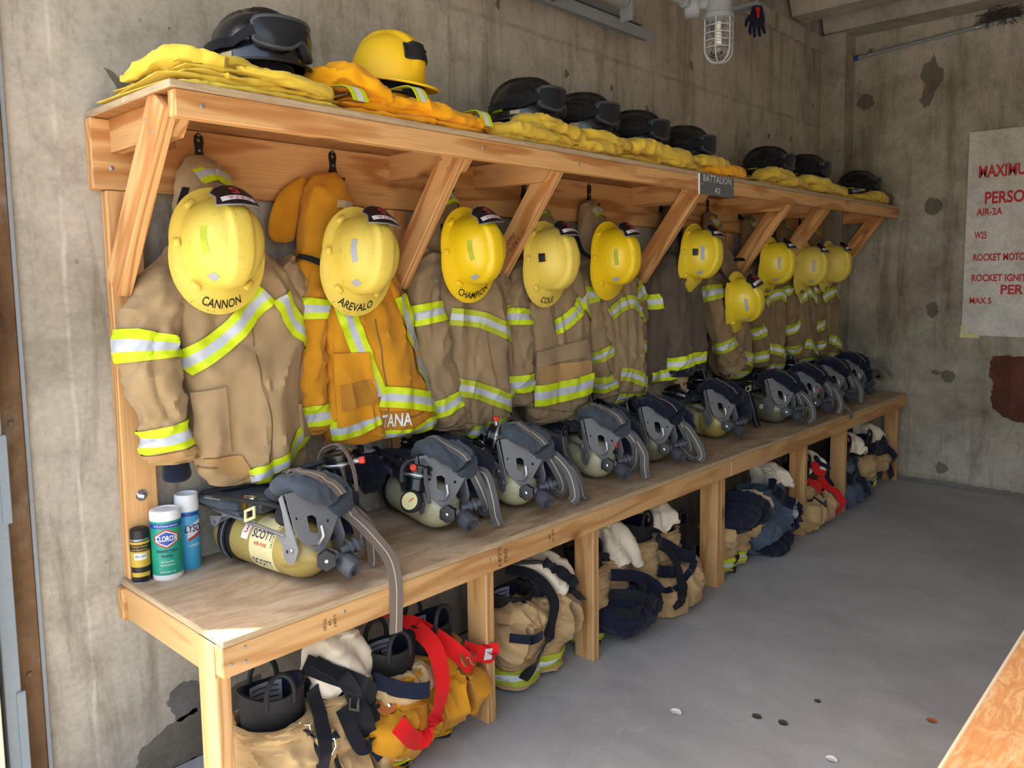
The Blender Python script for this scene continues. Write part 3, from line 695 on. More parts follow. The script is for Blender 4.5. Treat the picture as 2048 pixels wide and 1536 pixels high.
can('wipes_canister', 'white disinfecting wipes canister with teal and blue label', .098, -.082,
    [('body', [(.0005, 0), (.037, 0), (.0395, .004), (.0395, .166), (.037, .17), (.0005, .17)], 'wht'), ('lid', [(.0385, .166), (.0405, .167), (.0405, .186), (.038, .193), (.030, .1945), (.029, .192), (.0005, .192)], 'wht')],
    [('label', 'band', (.0398, FA - 105, FA + 105, .016, .166, 0), 'teal'), ('label_stripe', 'band', (.0401, FA - 105, FA + 105, .147, .160, 0), 'blue'),
     ('logo_rim', 'poly', (.0402, FA, .118, hexa(.033, .027)), 'inkr'), ('logo_edge', 'poly', (.0403, FA, .118, hexa(.029, .0225)), 'wht'), ('logo_field', 'poly', (.0404, FA, .118, hexa(.026, .0195)), 'blue'),
     ('lettering', 'text', ('CLOROX', .0406, FA, .118, .021, .054, dict(bold=.02)), 'wht'),
     ('lettering', 'text', ('DISINFECTING', .0402, FA, .083, .011, .055, dict(bold=.015)), 'inkn'), ('lettering', 'text', ('WIPES', .0402, FA, .069, .012, .03, dict(bold=.015)), 'inkn'),
     ('lettering', 'text', ('99.9% of Viruses & Bacteria', .0403, FA, .1535, .0075, .064, {}), 'wht'), ('lettering', 'text', ('35 WET WIPES  9.1 OZ', .0402, FA, .025, .007, .04, {}), 'wht'),
     ('lettering', 'text', ('kills cold and flu', .0402, FA, .054, .006, .032, {}), 'wht'), ('lettering', 'text', ('cleans and deodorizes', .0402, FA, .045, .006, .038, {}), 'wht')])
can('disinfectant_can', 'tall light blue disinfectant spray can with white notched cap', .172, -.052,
    [('body', [(.0005, 0), (.031, 0), (.0325, .003), (.0325, .165), (.030, .172), (.0005, .172)], 'lblue'), ('cap', [(.0325, .168), (.0325, .19), (.0315, .215), (.029, .216), (.0285, .19), (.0005, .188)], 'wht')],
    [('label_panel', 'band', (.0329, FA - 100, FA - 32, .012, .155, 0), 'paper'), ('label_stripe', 'band', (.0331, FA - 100, FA - 32, .045, .07, 0), 'blue'), ('label_stripe', 'band', (.0331, FA - 90, FA + 60, .155, .165, 0), 'blue'),
     ('logo_flash', 'band', (.0330, FA - 5, FA + 70, .10, .135, .02), 'paper'), ('lettering', 'text', ('LYSOL', .0334, FA + 30, .118, .03, .055, dict(bold=.02, shear=.2)), 'inkn'), ('logo_stripe', 'band', (.0332, FA, FA + 70, .092, .10, .02), 'inkr'),
     ('lettering', 'text', ('LINEN', .0332, FA + 28, .07, .012, .03, {}), 'wht')])
can('spray_can', 'small black and gold helmet cleaner spray can with black cap', .036, -.058,
    [('body', [(.0005, 0), (.023, 0), (.0245, .003), (.0245, .118), (.022, .122), (.0005, .122)], 'ink'), ('rim', [(.0235, .116), (.0252, .118), (.0235, .122)], 'steel'), ('base_rim', [(.0235, .004), (.0253, .002), (.0235, 0)], 'steel'), ('cap', [(.0235, .122), (.0245, .123), (.0235, .146), (.019, .149), (.0005, .149)], 'blk')],
    [('label', 'band', (.0248, FA - 95, FA + 95, .045, .115, 0), 'goldl'), ('label_band', 'band', (.0250, FA - 95, FA + 95, .088, .108, 0), 'ink'), ('price_sticker', 'band', (.0252, FA - 38, FA + 38, .066, .083, 0), 'paper'),
     ('warning_band', 'band', (.0250, FA - 60, FA + 60, .018, .03, 0), 'goldl'), ('lettering', 'text', ('Helmet Cleaner', .0252, FA, .103, .009, .044, {}), 'goldl'), ('lettering', 'text', ('and Deodorizer', .0252, FA, .094, .009, .044, {}), 'goldl'),
     ('lettering', 'text', ('30% OFF', .0255, FA, .0745, .011, .028, {}), 'ink')])

# ---------------------------------------------------------------- light fitting, door track, pipe, glove, board
lf = thing('caged_light', 'grey caged bulkhead light hanging from a conduit box', 'light', (2.165, -.632, 2.53))
LC = Vector((2.163, -.631, 0))
mb = MB(); mb.lathe([(.0005, 2.56), (.04, 2.555), (.052, 2.54), (.056, 2.50), (.058, 2.47), (.062, 2.468), (.062, 2.448), (.0005, 2.446)], 32, M=Matrix.Translation(LC)); mb.build('housing', MT['gpaint'], lf, world=True, ang=30)
mb = MB(); mb.lathe([(.044, 2.447), (.046, 2.42), (.046, 2.33), (.040, 2.31), (.02, 2.298), (.0005, 2.296)], 28, M=Matrix.Translation(LC), caps=False); mb.build('glass_jar', MT['glass'], lf, world=True)
for q in range(6):
    a = 2 * PI * q / 6 + .3; pts = [(.058, 2.45), (.058, 2.34), (.054, 2.315), (.042, 2.295), (.022, 2.284), (0, 2.281)]
    mb = MB(); mb.tube(cr([(LC.x + r * math.cos(a), LC.y + r * math.sin(a), z) for r, z in pts], 22), .003, 8); mb.build('cage_bar', MT['glabel'], lf, world=True)
for z in (2.42, 2.392, 2.364, 2.336):
    mb = MB(); mb.tube([(LC.x + .058 * math.cos(2 * PI * i / 32), LC.y + .058 * math.sin(2 * PI * i / 32), z) for i in range(33)], .0022, 6); mb.build('cage_ring', MT['glabel'], lf, world=True)
mb = MB(); mb.lathe([(.016, 2.46), (.016, 2.425), (.012, 2.42)], 16, M=Matrix.Translation(LC)); mb.tube([(LC.x + .015 * math.cos(i * .55), LC.y + .015 * math.sin(i * .55), 2.42 - i * .0011) for i in range(56)], .0055, 8)
mb.build('spiral_bulb', MT['bulb'], lf, world=True)
mb = MB(); mb.lathe([(.0005, -.03), (.038, -.03), (.044, -.02), (.044, .02), (.038, .03), (.0005, .03)], 24, M=Matrix.Translation((2.10, -.545, 2.505)) @ Matrix.Rotation(R(90), 4, 'X') @ Matrix.Rotation(R(30), 4, 'Y')); mb.build('junction_box', MT['gpaint'], lf, world=True, ang=30)
mb = MB(); mb.tube([(2.10, -.56, 2.51), (2.13, -.59, 2.515), (2.155, -.62, 2.52)], .025, 14); mb.build('coupling', MT['gpaint'], lf, world=True)
mb = MB(); mb.tube([(2.10, -.545, 2.508), (1.5, -.545, 2.508), (-.19, -.545, 2.508)], .0135, 14); mb.build('conduit', MT['gpaint'], lf, world=True)
mb = MB(); mb.tube([(2.06, -.545, 2.508), (2.03, -.545, 2.508)], .02, 14); mb.build('lock_nut', MT['gpaint'], lf, world=True)

tr = thing('door_track', 'grey steel overhead door track running along the wall', 'door track', (.9, -.1, 2.55))
def bx(nm, lo, hi, m, par, ch=.0015):
    mb = MB(); mb.box([(a + b) / 2 for a, b in zip(lo, hi)], [b - a for a, b in zip(lo, hi)], ch=ch); return mb.build(nm, MT[m], par, smooth=False, world=True)
bx('lower_rail', (-.2, -.13, 2.545), (2.47, -.06, 2.552), 'gpaint', tr); bx('rail_face', (-.2, -.134, 2.52), (2.47, -.13, 2.568), 'gpaint', tr)
bx('rail_back', (-.2, -.062, 2.545), (2.47, -.058, 2.60), 'gpaint', tr); bx('upper_angle', (-.2, -.09, 2.60), (2.42, -.05, 2.606), 'gpaint', tr); bx('angle_web', (-.2, -.054, 2.60), (2.42, -.05, 2.65), 'gpaint', tr)
for xk in (.4, 1.3, 2.2): bx('standoff', (xk, -.06, 2.56), (xk + .05, 0, 2.60), 'gpaint', tr)
sp = thing('door_spring', 'coiled steel counterbalance spring above the door track', 'spring', (1.95, -.2, 2.63))
mb = MB(); mb.tube([(1.72 + i * .0009, -.2 + .026 * math.cos(i * .5), 2.615 + .026 * math.sin(i * .5)) for i in range(440)], .0042, 6); mb.build('coil', MT['gpaint'], sp, world=True)
bx('end_plate', (2.125, -.235, 2.53), (2.131, -.17, 2.72), 'gpaint', sp); mb = MB(); mb.tube([(1.66, -.2, 2.615), (2.14, -.2, 2.615)], .009, 12); mb.build('shaft', MT['steel'], sp, world=True)
bx('rusty_hanger', (1.70, -.24, 2.53), (1.708, -.14, 2.72), 'rust', sp); bx('hanger_foot', (1.64, -.24, 2.525), (1.708, -.14, 2.531), 'rust', sp)

pp = thing('wall_pipe', 'thin grey conduit pipe clipped high on the end wall', 'pipe', (XW - .03, -.7, 2.93))
mb = MB(); mb.tube([(4.872, -.185, 2.898), (4.872, -.5, 2.92), (4.872, -.98, 2.951), (4.872, -2.4, 3.01)], .0125, 12); mb.build('pipe', MT['gpaint'], pp, world=True)
mb = MB(); mb.tube([(4.872, -.175, 2.897), (4.872, -.20, 2.899)], .017, 12); mb.build('end_cap', MT['blue'], pp, world=True)
for y_, z_ in ((-.27, 2.905), (-.92, 2.947)):
    mb = MB(); mb.tube([(4.872, y_, z_), (4.872, y_ - .03, z_ + .002)], .017, 12); mb.box((4.885, y_ - .015, z_ + .02), (.025, .022, .04)); mb.build('pipe_clip', MT['steel'], pp, world=True)
nest = MB(); rn = random.Random(3)
for i in range(140):
    p = Vector((4.86 + rn.uniform(-.03, .03), -1.06 + rn.gauss(0, .05), 2.985 + rn.gauss(0, .018))); d = Vector((rn.uniform(-.3, .3), rn.uniform(-1, 1), rn.uniform(-.4, .4))).normalized() * rn.uniform(.03, .06)
    nest.tube([p - d, p + Vector((0, 0, .006)), p + d], .0022, 4)
tag(nest.build('twig_nest', MT['dust']), 'small brown bird nest of twigs on the pipe', 'nest')

gl = thing('hanging_glove', 'dark navy work glove with a red back hanging near the ceiling', 'glove', (3.25, -.26, 2.80))
GB = Vector((3.25, -.255, 2.775)); GX = Vector((.72, -.69, 0))
c_ = Cl([(GB.x, GB.y, GB.z + .075, .026, .012), (GB.x, GB.y, GB.z + .04, .036, .017), (GB.x, GB.y, GB.z, .042, .019), (GB.x, GB.y, GB.z - .03, .036, .014)], mode='t', front=(-.69, -.72, 0), amp=.003, wid=tuple(GX), seed=4, n=20)
mb = MB(); c_.mesh(mb, 24); mb.build('palm', MT['navy'], gl, world=True)
for k_, (o1, ln_) in enumerate(((-.03, .055), (-.011, .07), (.010, .065), (.029, .05))):
    b_ = GB + GX * o1 + Vector((0, 0, -.022)); mb = MB(); mb.tube(cr([tuple(b_), tuple(b_ + Vector((0, 0, -ln_ * .5)) + GX * o1 * .25), tuple(b_ + Vector((0, -.006, -ln_)) + GX * o1 * .3)], 8), [.0095, .0098, .0098, .0095, .0093, .009, .008, .004], 10); mb.build('finger', MT['navy'], gl, world=True)
mb = MB(); b_ = GB - GX * .036; mb.tube(cr([tuple(b_ + Vector((0, 0, .02))), tuple(b_ - GX * .018 + Vector((0, 0, -.005))), tuple(b_ - GX * .024 + Vector((0, 0, -.035)))], 8), [.01, .011, .011, .0105, .01, .009, .008, .004], 10); mb.build('thumb', MT['navy'], gl, world=True)
mb = MB(); mb.grid(lambda a, b: GB + GX * ((a - .5) * .046 * (1 - .5 * (1 - b))) + Vector((-.69, -.72, 0)) * (.021 - .012 * (2 * a - 1) ** 2 - .004 * b) + Vector((0, 0, .005 + .055 * b)), 6, 6); mb.build('back_panel', MT['red'], gl, world=True)
bx('hook_plate', (3.22, -.275, 2.845), (3.28, -.0, 2.865), 'gpaint', gl); mb = MB(); mb.tube([(3.25, -.255, 2.85), (3.25, -.262, 2.84), (3.25, -.255, 2.83)], .003, 6); mb.build('hook', MT['steel'], gl, world=True)

bd = thing('warning_board', 'white painted board with red stencilled limits on the end wall', 'sign', (XW - .012, -1.75, 1.02))
mb = MB(); mb.plate([(.905, 1.018), (.908, 2.307), (2.55, 2.30), (2.55, 1.01)], .016, M=Matrix(((0, 0, -1, XW - .009), (-1, 0, 0, 0), (0, 1, 0, 0), (0, 0, 0, 1)))); mb.build('panel', MT['board'], bd, smooth=False, world=True)
for t, yl, z, h, w in (('MAXIMUM', .97, 2.05, .075, .31), ('PERSON', 1.01, 1.885, .075, .275), ('AIR-2A', .965, 1.80, .045, .145), ('W25', .96, 1.655, .045, .07), ('ROCKET MOTOR', .955, 1.515, .045, .315), ('ROCKET IGNIT', .95, 1.385, .045, .305), ('PER', 1.115, 1.31, .06, .125), ('MAX 5', .945, 1.24, .04, .125)):
    mb = MB(); letter(mb, t, lambda a, b: Vector((XW - .0185, -(yl + w / 2 + a), z + b)), h * 1.35, width=w, bold=.03)
    mb.build('stencil_lettering', MT['redst'], bd, smooth=False, world=True)
for lo, hi in (((.895, 1.0), (1.01, 1.03)), ((.90, 1.03), (.925, 1.08))):
    mb = MB(); mb.box((XW - .0195, -(lo[0] + hi[0]) / 2, (lo[1] + hi[1]) / 2), (.002, hi[0] - lo[0], hi[1] - lo[1]), ch=.0005); mb.build('tape', MT['tape'], bd, smooth=False, world=True)

# plywood work table at the door, its top only just in view
tb = thing('plywood_table', 'orange plywood table top with pale sawn edge in the near right corner', 'table', (1.1, -2.55, 0))
mb = MB(); mb.box((0, 0, 0), (2.5, 1.1, .016), ch=.001); o = mb.build('table_top', MT['plyo'], tb, smooth=False); o.location = (.0, .0, .742)
bx('edge_band', (-.15, -2.0, .734), (2.35, -1.994, .7505), 'pale', tb)
for q in ((-.05, -2.06), (2.25, -2.06), (-.05, -3.04), (2.25, -3.04)): board('leg', (q[0], q[1], 0), (q[0], q[1], .732), .089, .038, MT['wood2'], tb, wdir=(0, 1, 0))
board('table_apron', (-.14, -2.03, .685), (2.34, -2.03, .685), .088, .037, MT['wood2'], tb); board('table_apron', (-.14, -3.07, .685), (2.34, -3.07, .685), .088, .037, MT['wood2'], tb)
for p in ((.37, -2.07, .7505), (.75, -2.06, .7505), (1.2, -2.06, .7505)): screw(tb, p, (0, 0, 1), .005)

# litter on the floor
for i, (nm, lb, x, y, r, m, ct) in enumerate((('dry_leaf', 'dark curled leaf on the floor, left of a pair', 1.48, -1.17, .014, 'dust', 'leaf'), ('dry_leaf', 'dark curled leaf on the floor, right of a pair', 1.5, -1.25, .014, 'dust', 'leaf'), ('paper_scrap', 'white crumpled paper scrap on open floor toward the table', 1.41, -1.44, .016, 'paper', 'paper'),
                       ('paper_scrap', 'small pale paper scrap on open floor in front of the bench', 1.33, -.96, .018, 'paper', 'paper'), ('dry_leaf', 'tiny brown leaf bit nearest the plywood table', 1.82, -1.60, .014, 'leather', 'leaf'), ('dry_leaf', 'small dark leaf bit beyond the pair of leaves', 1.70, -1.28, .010, 'dust', 'leaf'))):
    mb = MB(); mb.grid(lambda a, b: Vector((x + (a - .5) * 2 * r * (1 - .8 * (2 * b - 1) ** 2), y + (b - .5) * 2.2 * r, .002 + r * (.25 * (2 * a - 1) ** 2 + .25 * abs(nz(a * 3, b * 3, i))))), 8, 8, 0)
    n0 = len(mb.v); mb.grid(lambda a, b: Vector((x + (a - .5) * 2 * r * (1 - .8 * (2 * b - 1) ** 2), y + (b - .5) * 2.2 * r, .0005 + r * (.25 * (2 * a - 1) ** 2 + .25 * abs(nz(a * 3, b * 3, i))))), 8, 8, 0)
    tag(mb.build(nm, MT[m]), lb, ct)
# ---------------------------------------------------------------- helmets
def place(M, mats_parts, parent): pass
class Hel:
    def __init__(s, Lx=.118, Ly=.104, H=.133, bf=.032, bs=.026, br=.062, drop=.03, ridge=.009, rw=.034, pr=.78):
        s.Lx, s.Ly, s.H, s.bf, s.bs, s.br, s.drop, s.ridge, s.rw, s.pr = Lx, Ly, H, bf, bs, br, drop, ridge, rw, pr
    def dome(s, ph, t, off=0):
        al = t * PI / 2; r = math.cos(al) ** s.pr if t < 1 else 0
        lx = s.Lx * (1.06 if math.cos(ph) < 0 else 1)
        x, y, z = lx * r * math.cos(ph), s.Ly * r * math.sin(ph), s.H * math.sin(al) ** .95
        n = Vector((x / lx ** 2, y / s.Ly ** 2, z / s.H ** 2)); n = n.normalized() if n.length > 1e-6 else Vector((0, 0, 1))
        q = min(1, max(0, (s.rw - abs(y)) / (s.rw * .35))); k = min(1, max(0, (t - .12) / .2))
        d = s.ridge * q * q * (3 - 2 * q) * k
        return Vector((x, y, z)) + n * (d + off)
    def brim(s, ph, u, off=0):
        c = math.cos(ph); b = s.bs + (s.bf - s.bs) * max(0, c) ** 2 + (s.br - s.bs) * max(0, -c) ** 1.1
        p = s.dome(ph, 0); d = Vector((p.x, p.y, 0)).normalized()
        dz = -(.006 + (s.drop - .006) * max(0, -c) ** 1.1 + .004 * max(0, c) ** 2) * u ** 1.2 + .003 * u ** 6
        return p + d * (b * u) + Vector((0, 0, dz + off))
    def shell(s, mb, m=0, nu=64):
        def fn(a, b):
            ph = a * 2 * PI
            if b < .06: return s.brim(ph, 1 - 0, -.004)
            if b < .36: return s.brim(ph, 1 - (b - .06) / .3, .0)
            return s.dome(ph, (b - .36) / .64 * .985)
        rows = [0, .06] + [.06 + .3 * i / 7 for i in range(1, 8)] + [.36 + .64 * i / 22 for i in range(1, 23)]
        o = len(mb.v)
        for b in rows:
            for i in range(nu): mb.v.append(tuple(fn(i / nu, b)))
        k = len(rows)
        for j in range(k - 1):
            for i in range(nu): mb.f.append((o + j * nu + i, o + j * nu + (i + 1) % nu, o + (j + 1) * nu + (i + 1) % nu, o + (j + 1) * nu + i)); mb.m.append(m)
        mb.f.append(tuple(o + (k - 1) * nu + i for i in range(nu))); mb.m.append(m)
        # underside
        o2 = len(mb.v)
        for u in (1, 0):
            for i in range(nu): mb.v.append(tuple(s.brim(i / nu * 2 * PI, u, -.004)))
        for i in range(nu): mb.f.append((o2 + nu + i, o2 + nu + (i + 1) % nu, o2 + (i + 1) % nu, o2 + i)); mb.m.append(m)
    def decal(s, mb, ph0, ph1, t0, t1, off=.001, m=0, n=8): mb.grid(lambda a, b: s.dome(ph0 + (ph1 - ph0) * a, t0 + (t1 - t0) * b, off), n, n, m)
    def E(s, ps): return 1 / math.sqrt((math.cos(ps) / s.Lx) ** 2 + (math.sin(ps) / s.Ly) ** 2)
def wparent(o, t, W_): o.parent = t; o.matrix_parent_inverse = W_.inverted(); return o
SHIELD = [(-.014, -.042), (.014, -.042), (.036, -.036), (.052, -.018), (.047, .004), (.054, .028), (.034, .036), (0, .041), (-.034, .036), (-.054, .028), (-.047, .004), (-.052, -.018), (-.036, -.036)]
SHIELD = [(u * 1.1, w * 1.05) for u, w in SHIELD]
def yellow_helmet(label, loc, name=None, m='yel', tilt=0, yaw=0, roll=0, sticker=True, plug=False, strap=None, vertical=True, shield=True, seed=0, side_txt=None):
    H = Hel()
    B = Matrix(((0, -1, 0), (0, 0, -1), (1, 0, 0)))       # local x up, y to -x, z out of the wall
    rot = (Matrix.Rotation(R(yaw), 3, 'Z') @ Matrix.Rotation(R(roll), 3, 'Y') @ Matrix.Rotation(R(tilt), 3, 'X') @ B)
    t = thing('fire_helmet', label, 'helmet', loc, rot, group='yellow helmets hung on the coats')
    W_ = Matrix.Translation(loc) @ rot.to_4x4()
    mb = MB(); H.shell(mb); mb.build('shell', MT[m], t, ang=60)
    mb = MB(); mb.grid(lambda a, b: H.dome(a * 2 * PI, b * .9, -.006), 32, 10, cu=True); mb.build('liner', MT['blk'], t)
    # moulded lugs round the brim
    for a in (38, 90, 142, -38, -90, -142):
        p = H.brim(R(a), .25); d = Vector((math.cos(R(a)), math.sin(R(a)), 0)); Mx = Matrix((d, Vector((-d.y, d.x, 0)), Vector((0, 0, 1)))).transposed()
        mb = MB(); mb.box(p + Vector((0, 0, .004)) + d * .003, (.016, .03 if a % 90 else .022, .012), ch=.0045, M=Mx @ Matrix.Rotation(R(22), 3, 'Y')); mb.build('brim_lug', MT[m], t, ang=50)
    if shield:
        b0 = H.dome(0, .50); e2 = (H.dome(0, .60) - H.dome(0, .40)).normalized(); e1 = Vector((0, 1, 0)); n_ = e1.cross(e2).normalized()
        if n_.x < 0: n_ = -n_
        f = lambda u, w, h=0: b0 + e1 * u + e2 * w + n_ * (.022 + h - 5 * u * u - .10 * w - 2.5 * w * w)
        mb = MB(); k = len(SHIELD)
        for lay in (0, -.003):
            o_ = len(mb.v); mb.v.append(tuple(f(0, 0, lay)))
            for fr in (.5, 1):
                mb.v += [tuple(f(u * fr, w * fr, lay)) for u, w in SHIELD]
            for i in range(k):
                j = (i + 1) % k; q = [(o_, o_ + 1 + i, o_ + 1 + j), (o_ + 1 + i, o_ + 1 + k + i, o_ + 1 + k + j, o_ + 1 + j)]
                for ff in q: mb.f.append(ff); mb.m.append(0)
        sh = mb.build('front_shield', MT['shield'], t, smooth=False)
        mb = MB(); mb.tube([f(u, w, -.0015) for u, w in SHIELD + SHIELD[:1]], .0024, 6); mb.build('shield_border', MT['alu'], sh)
        mb = MB(); mb.grid(lambda a, b: f(-.045 + .09 * a, .012 + .016 * b, .0012), 10, 2); mb.build('name_band', MT['paper'], sh, smooth=False)
        mb = MB(); letter(mb, 'C.R.F.A.', lambda a, b: f(a, .020 + b, .002), .017, width=.062); mb.build('lettering', MT['redst'], sh, smooth=False)
        mb = MB(); letter(mb, '5', lambda a, b: f(a, -.012 + b, .0015), .04, width=.026, bold=.03); mb.build('lettering', MT['redst'], sh, smooth=False)
        mb = MB(); mb.box(b0 + n_ * .006, (.03, .03, .014)); mb.build('shield_clip', MT['blk'], sh, smooth=False)
    if sticker:
        mb = MB(); H.decal(mb, R(72), R(112), .40, .50); mb.build('side_sticker', MT['limed' if sticker == 1 else 'glabel'], t)
        mb = MB(); H.decal(mb, R(-72), R(-112), .40, .50); mb.build('side_sticker', MT['limed' if sticker == 1 else 'glabel'], t)
        mb = MB(); H.decal(mb, R(140), R(152), .22, .36); mb.build('side_sticker', MT['glabel'], t)
    if plug:
        mb = MB(); H.decal(mb, R(82), R(98), .2, .34, .003); mb.build('black_plug', MT['blk'], t)
    if name:
        mb = MB(); vs_, fs_, w_ = glyphs(name, .012); wid = .0205 * len(name) * 1.1; rr = .165
        letter(mb, name, lambda a, b: H.brim(PI + a / rr, max(.02, .60 - b / .060), .0014), .031, width=wid, bold=.012); mb.build('lettering', MT['ink'], t, smooth=False)
    if strap:
        mb = MB(); mb.ribbon(cr(strap, 20), .02, .002, side=(.8, -.3, .5)); wparent(mb.build('chin_strap', MT['blkc']), t, W_)
    return t
HS = [  # label, loc, kw
 ('faded yellow helmet on the tan coat closest to the door', (.215, -.235, 1.525), dict(name='CANNON', m='yelw', sticker=True, tilt=-6, strap=[(.13, -.2, 1.52), (.14, -.15, 1.56), (.165, -.13, 1.63), (.20, -.11, 1.70)])),
 ('yellow helmet with long lettering on the gold coat', (.665, -.235, 1.50), dict(name='AREVALO', m='yelw', sticker=2, tilt=-4, roll=6, strap=[(.59, -.215, 1.46), (.56, -.19, 1.475), (.535, -.165, 1.49), (.52, -.12, 1.50)])),
 ('bright yellow lettered helmet left of the third shelf brace', (1.135, -.235, 1.525), dict(name='CHAMPION', m='yelb', tilt=-4, roll=-6, strap=[(1.05, -.2, 1.5), (1.08, -.16, 1.6), (1.10, -.12, 1.7), (1.17, -.1, 1.76)])),
 ('scuffed yellow helmet with short lettering and a black plug, fourth from the door', (1.55, -.235, 1.495), dict(name='COLE', m='yelw', sticker=0, plug=True, tilt=-4)),
 ('bright yellow helmet without lettering on the fifth coat', (1.965, -.235, 1.51), dict(m='yelb', tilt=-2, roll=-3, strap=[(1.9, -.2, 1.5), (1.88, -.15, 1.53), (1.9, -.1, 1.6)])),
 ('yellow helmet with a black plug on the dark brown coat', (2.66, -.24, 1.53), dict(m='yel', sticker=2, plug=True, roll=4, strap=[(2.6, -.2, 1.55), (2.64, -.15, 1.65), (2.66, -.1, 1.74)])),
 ('lowest hung yellow helmet, dangling on a black strap', (3.09, -.25, 1.295), dict(m='yel', sticker=2, roll=-16, strap=[(3.05, -.24, 1.36), (2.93, -.25, 1.42), (2.82, -.25, 1.49)])),
 ('yellow helmet hung third from the end wall', (3.51, -.235, 1.49), dict(name='BAHR', m='yel', sticker=2, roll=2, strap=[(3.42, -.2, 1.5), (3.32, -.17, 1.51), (3.26, -.1, 1.51)])),
 ('yellow helmet hung second from the end wall', (3.985, -.235, 1.475), dict(name='JIM', m='yelw', sticker=2, roll=2)),
 ('yellow helmet hung nearest the end wall', (4.36, -.235, 1.49), dict(name='SC', m='yelw', sticker=0, roll=0)),
]
for lb, lc, kw in HS: yellow_helmet(lb, lc, **kw)

def goggles(H, t, z0=.064, hh=.038, wide=56, name='goggles'):
    def edge(ps, up):   # ps -1..1
        e = (1 - abs(ps) ** 4) ** .5 if abs(ps) < 1 else 0
        h = hh * (.62 + .38 * e) * (1 if up else -1)
        if not up: h += .024 * math.exp(-(ps / .2) ** 2) - .004 * math.exp(-((abs(ps) - .5) / .25) ** 2)
        return z0 + h
    def P(ps, z, o): a = R(wide * ps); r = H.E(a) * .93 + o; return Vector((r * math.cos(a), r * math.sin(a), z))
    n = 22; loop = [(-1 + 2 * i / n, True) for i in range(n + 1)] + [(1 - 2 * i / n, False) for i in range(n + 1)]
    gg = MB(); outer = [P(ps, edge(ps, up), .026) for ps, up in loop]; inner = [P(ps * 1.03, edge(ps, up) + (.004 if up else -.004), .0) for ps, up in loop]
    k = len(outer); gg.add(outer + inner, [(i, (i + 1) % k, k + (i + 1) % k, k + i) for i in range(k)]); body = gg.build(name + '_frame', MT['gasket'], t)
    mb = MB(); mb.tube(outer + outer[:1], .0055, 8); mb.build('rim', MT['gasket'], body)
    mb = MB(); mb.grid(lambda a, b: P((-1 + 2 * a) * .985, edge((-1 + 2 * a) * .985, False) + (edge((-1 + 2 * a) * .985, True) - edge((-1 + 2 * a) * .985, False)) * b, .028 + .004 * math.sin(PI * b)), 28, 8); mb.build('lens', MT['lens'], body)
    mb = MB(); pts = []; sd_ = []
    for i in range(37):
        a = R(wide * .98 + (360 - wide * 1.96) * i / 36); e = min(1, min(i, 36 - i) / 4); r = H.E(a) * (1.0 if math.cos(a) > 0 else 1.045) + .007 + .018 * (1 - e)
        pts.append((r * math.cos(a), r * math.sin(a), z0 - .022 * e + .0)); sd_.append((0, 0, 1))
    mb.ribbon(pts, .024, .003, side=sd_); mb.build('goggle_strap', MT['blkc'], t)
    for sg in (1, -1):
        p = P(sg * 1.03, z0, .012); mb = MB(); mb.box(p, (.022, .02, .034), ch=.005, M=Matrix.Rotation(R(sg * wide), 3, 'Z')); mb.build('strap_clip', MT['blk'], t)
def shelf_helmet(label, loc, yaw, tilt=0, lim=True, yellow=False):
    rot = Matrix.Rotation(R(yaw), 3, 'Z') @ Matrix.Rotation(R(tilt), 3, 'Y')
    t = thing('shelf_helmet', label, 'helmet', loc, rot, group='helmets on the shelf')
    if yellow:
        H = Hel(Lx=.118, Ly=.10, H=.14, bf=.045, bs=.018, br=.03, drop=.02, ridge=.012, rw=.03); m = 'yels'
    else: H = Hel(Lx=.125, Ly=.108, H=.142, bf=.018, bs=.018, br=.05, drop=.022, ridge=.013, rw=.036, pr=.7); m = 'blkg'
    mb = MB(); H.shell(mb); mb.build('shell', MT[m], t, ang=60)
    mb = MB(); mb.tube([H.brim(2 * PI * i / 48, 1, -.002) for i in range(49)], .004, 6); mb.build('brim_edge', MT['yels' if yellow else 'blk'], t)
    mb = MB(); mb.lathe([(.085, .0), (.092, -.02), (.088, -.035), (.07, -.036)], 28, caps=True, M=Matrix.Scale(1.1, 4, (1, 0, 0))); mb.build('ear_flap', MT['blkc'], t)
    if yellow:
        mb = MB(); H.decal(mb, R(-32), R(32), .30, .52, .007); mb.tube([H.dome(R(a), t_, .004) for a, t_ in [(-32 + 8 * i, .30) for i in range(9)] + [(32, .36), (32, .45)] + [(32 - 8 * i, .52) for i in range(9)] + [(-32, .45), (-32, .36), (-32, .30)]], .005, 6); mb.build('goggle_plate', MT['blk'], t)
        for a in (-22, -8, 8, 22):
            p = H.dome(R(a), .41, .008); mb = MB(); mb.lathe([(.004, -.002), (.004, .002), (.0005, .003)], 8, M=Matrix.Translation(p) @ Vector((math.cos(R(a)), math.sin(R(a)), .5)).to_track_quat('Z', 'Y').to_matrix().to_4x4()); mb.build('rivet', MT['ink'], t)
        mb = MB(); mb.ribbon(cr([(.10, -.06, -.015), (.14, -.03, -.04), (.13, .02, -.045), (.06, .07, -.04)], 16), .025, .003, side=(0, 0, 1)); mb.build('chin_strap', MT['blkc'], t)
        return t
    goggles(H, t)
    if lim:
        for sg in (1, -1):
            for a0, a1, t0, t1, mm in ((118, 146, .10, .24, 'lime'), (150, 172, .10, .24, 'lime'), (88, 104, .04, .09, 'stitch')):
                mb = MB(); H.decal(mb, R(sg * a0), R(sg * a1), t0, t1, .0015); mb.build('reflective_sticker', MT[mm], t)
    return t
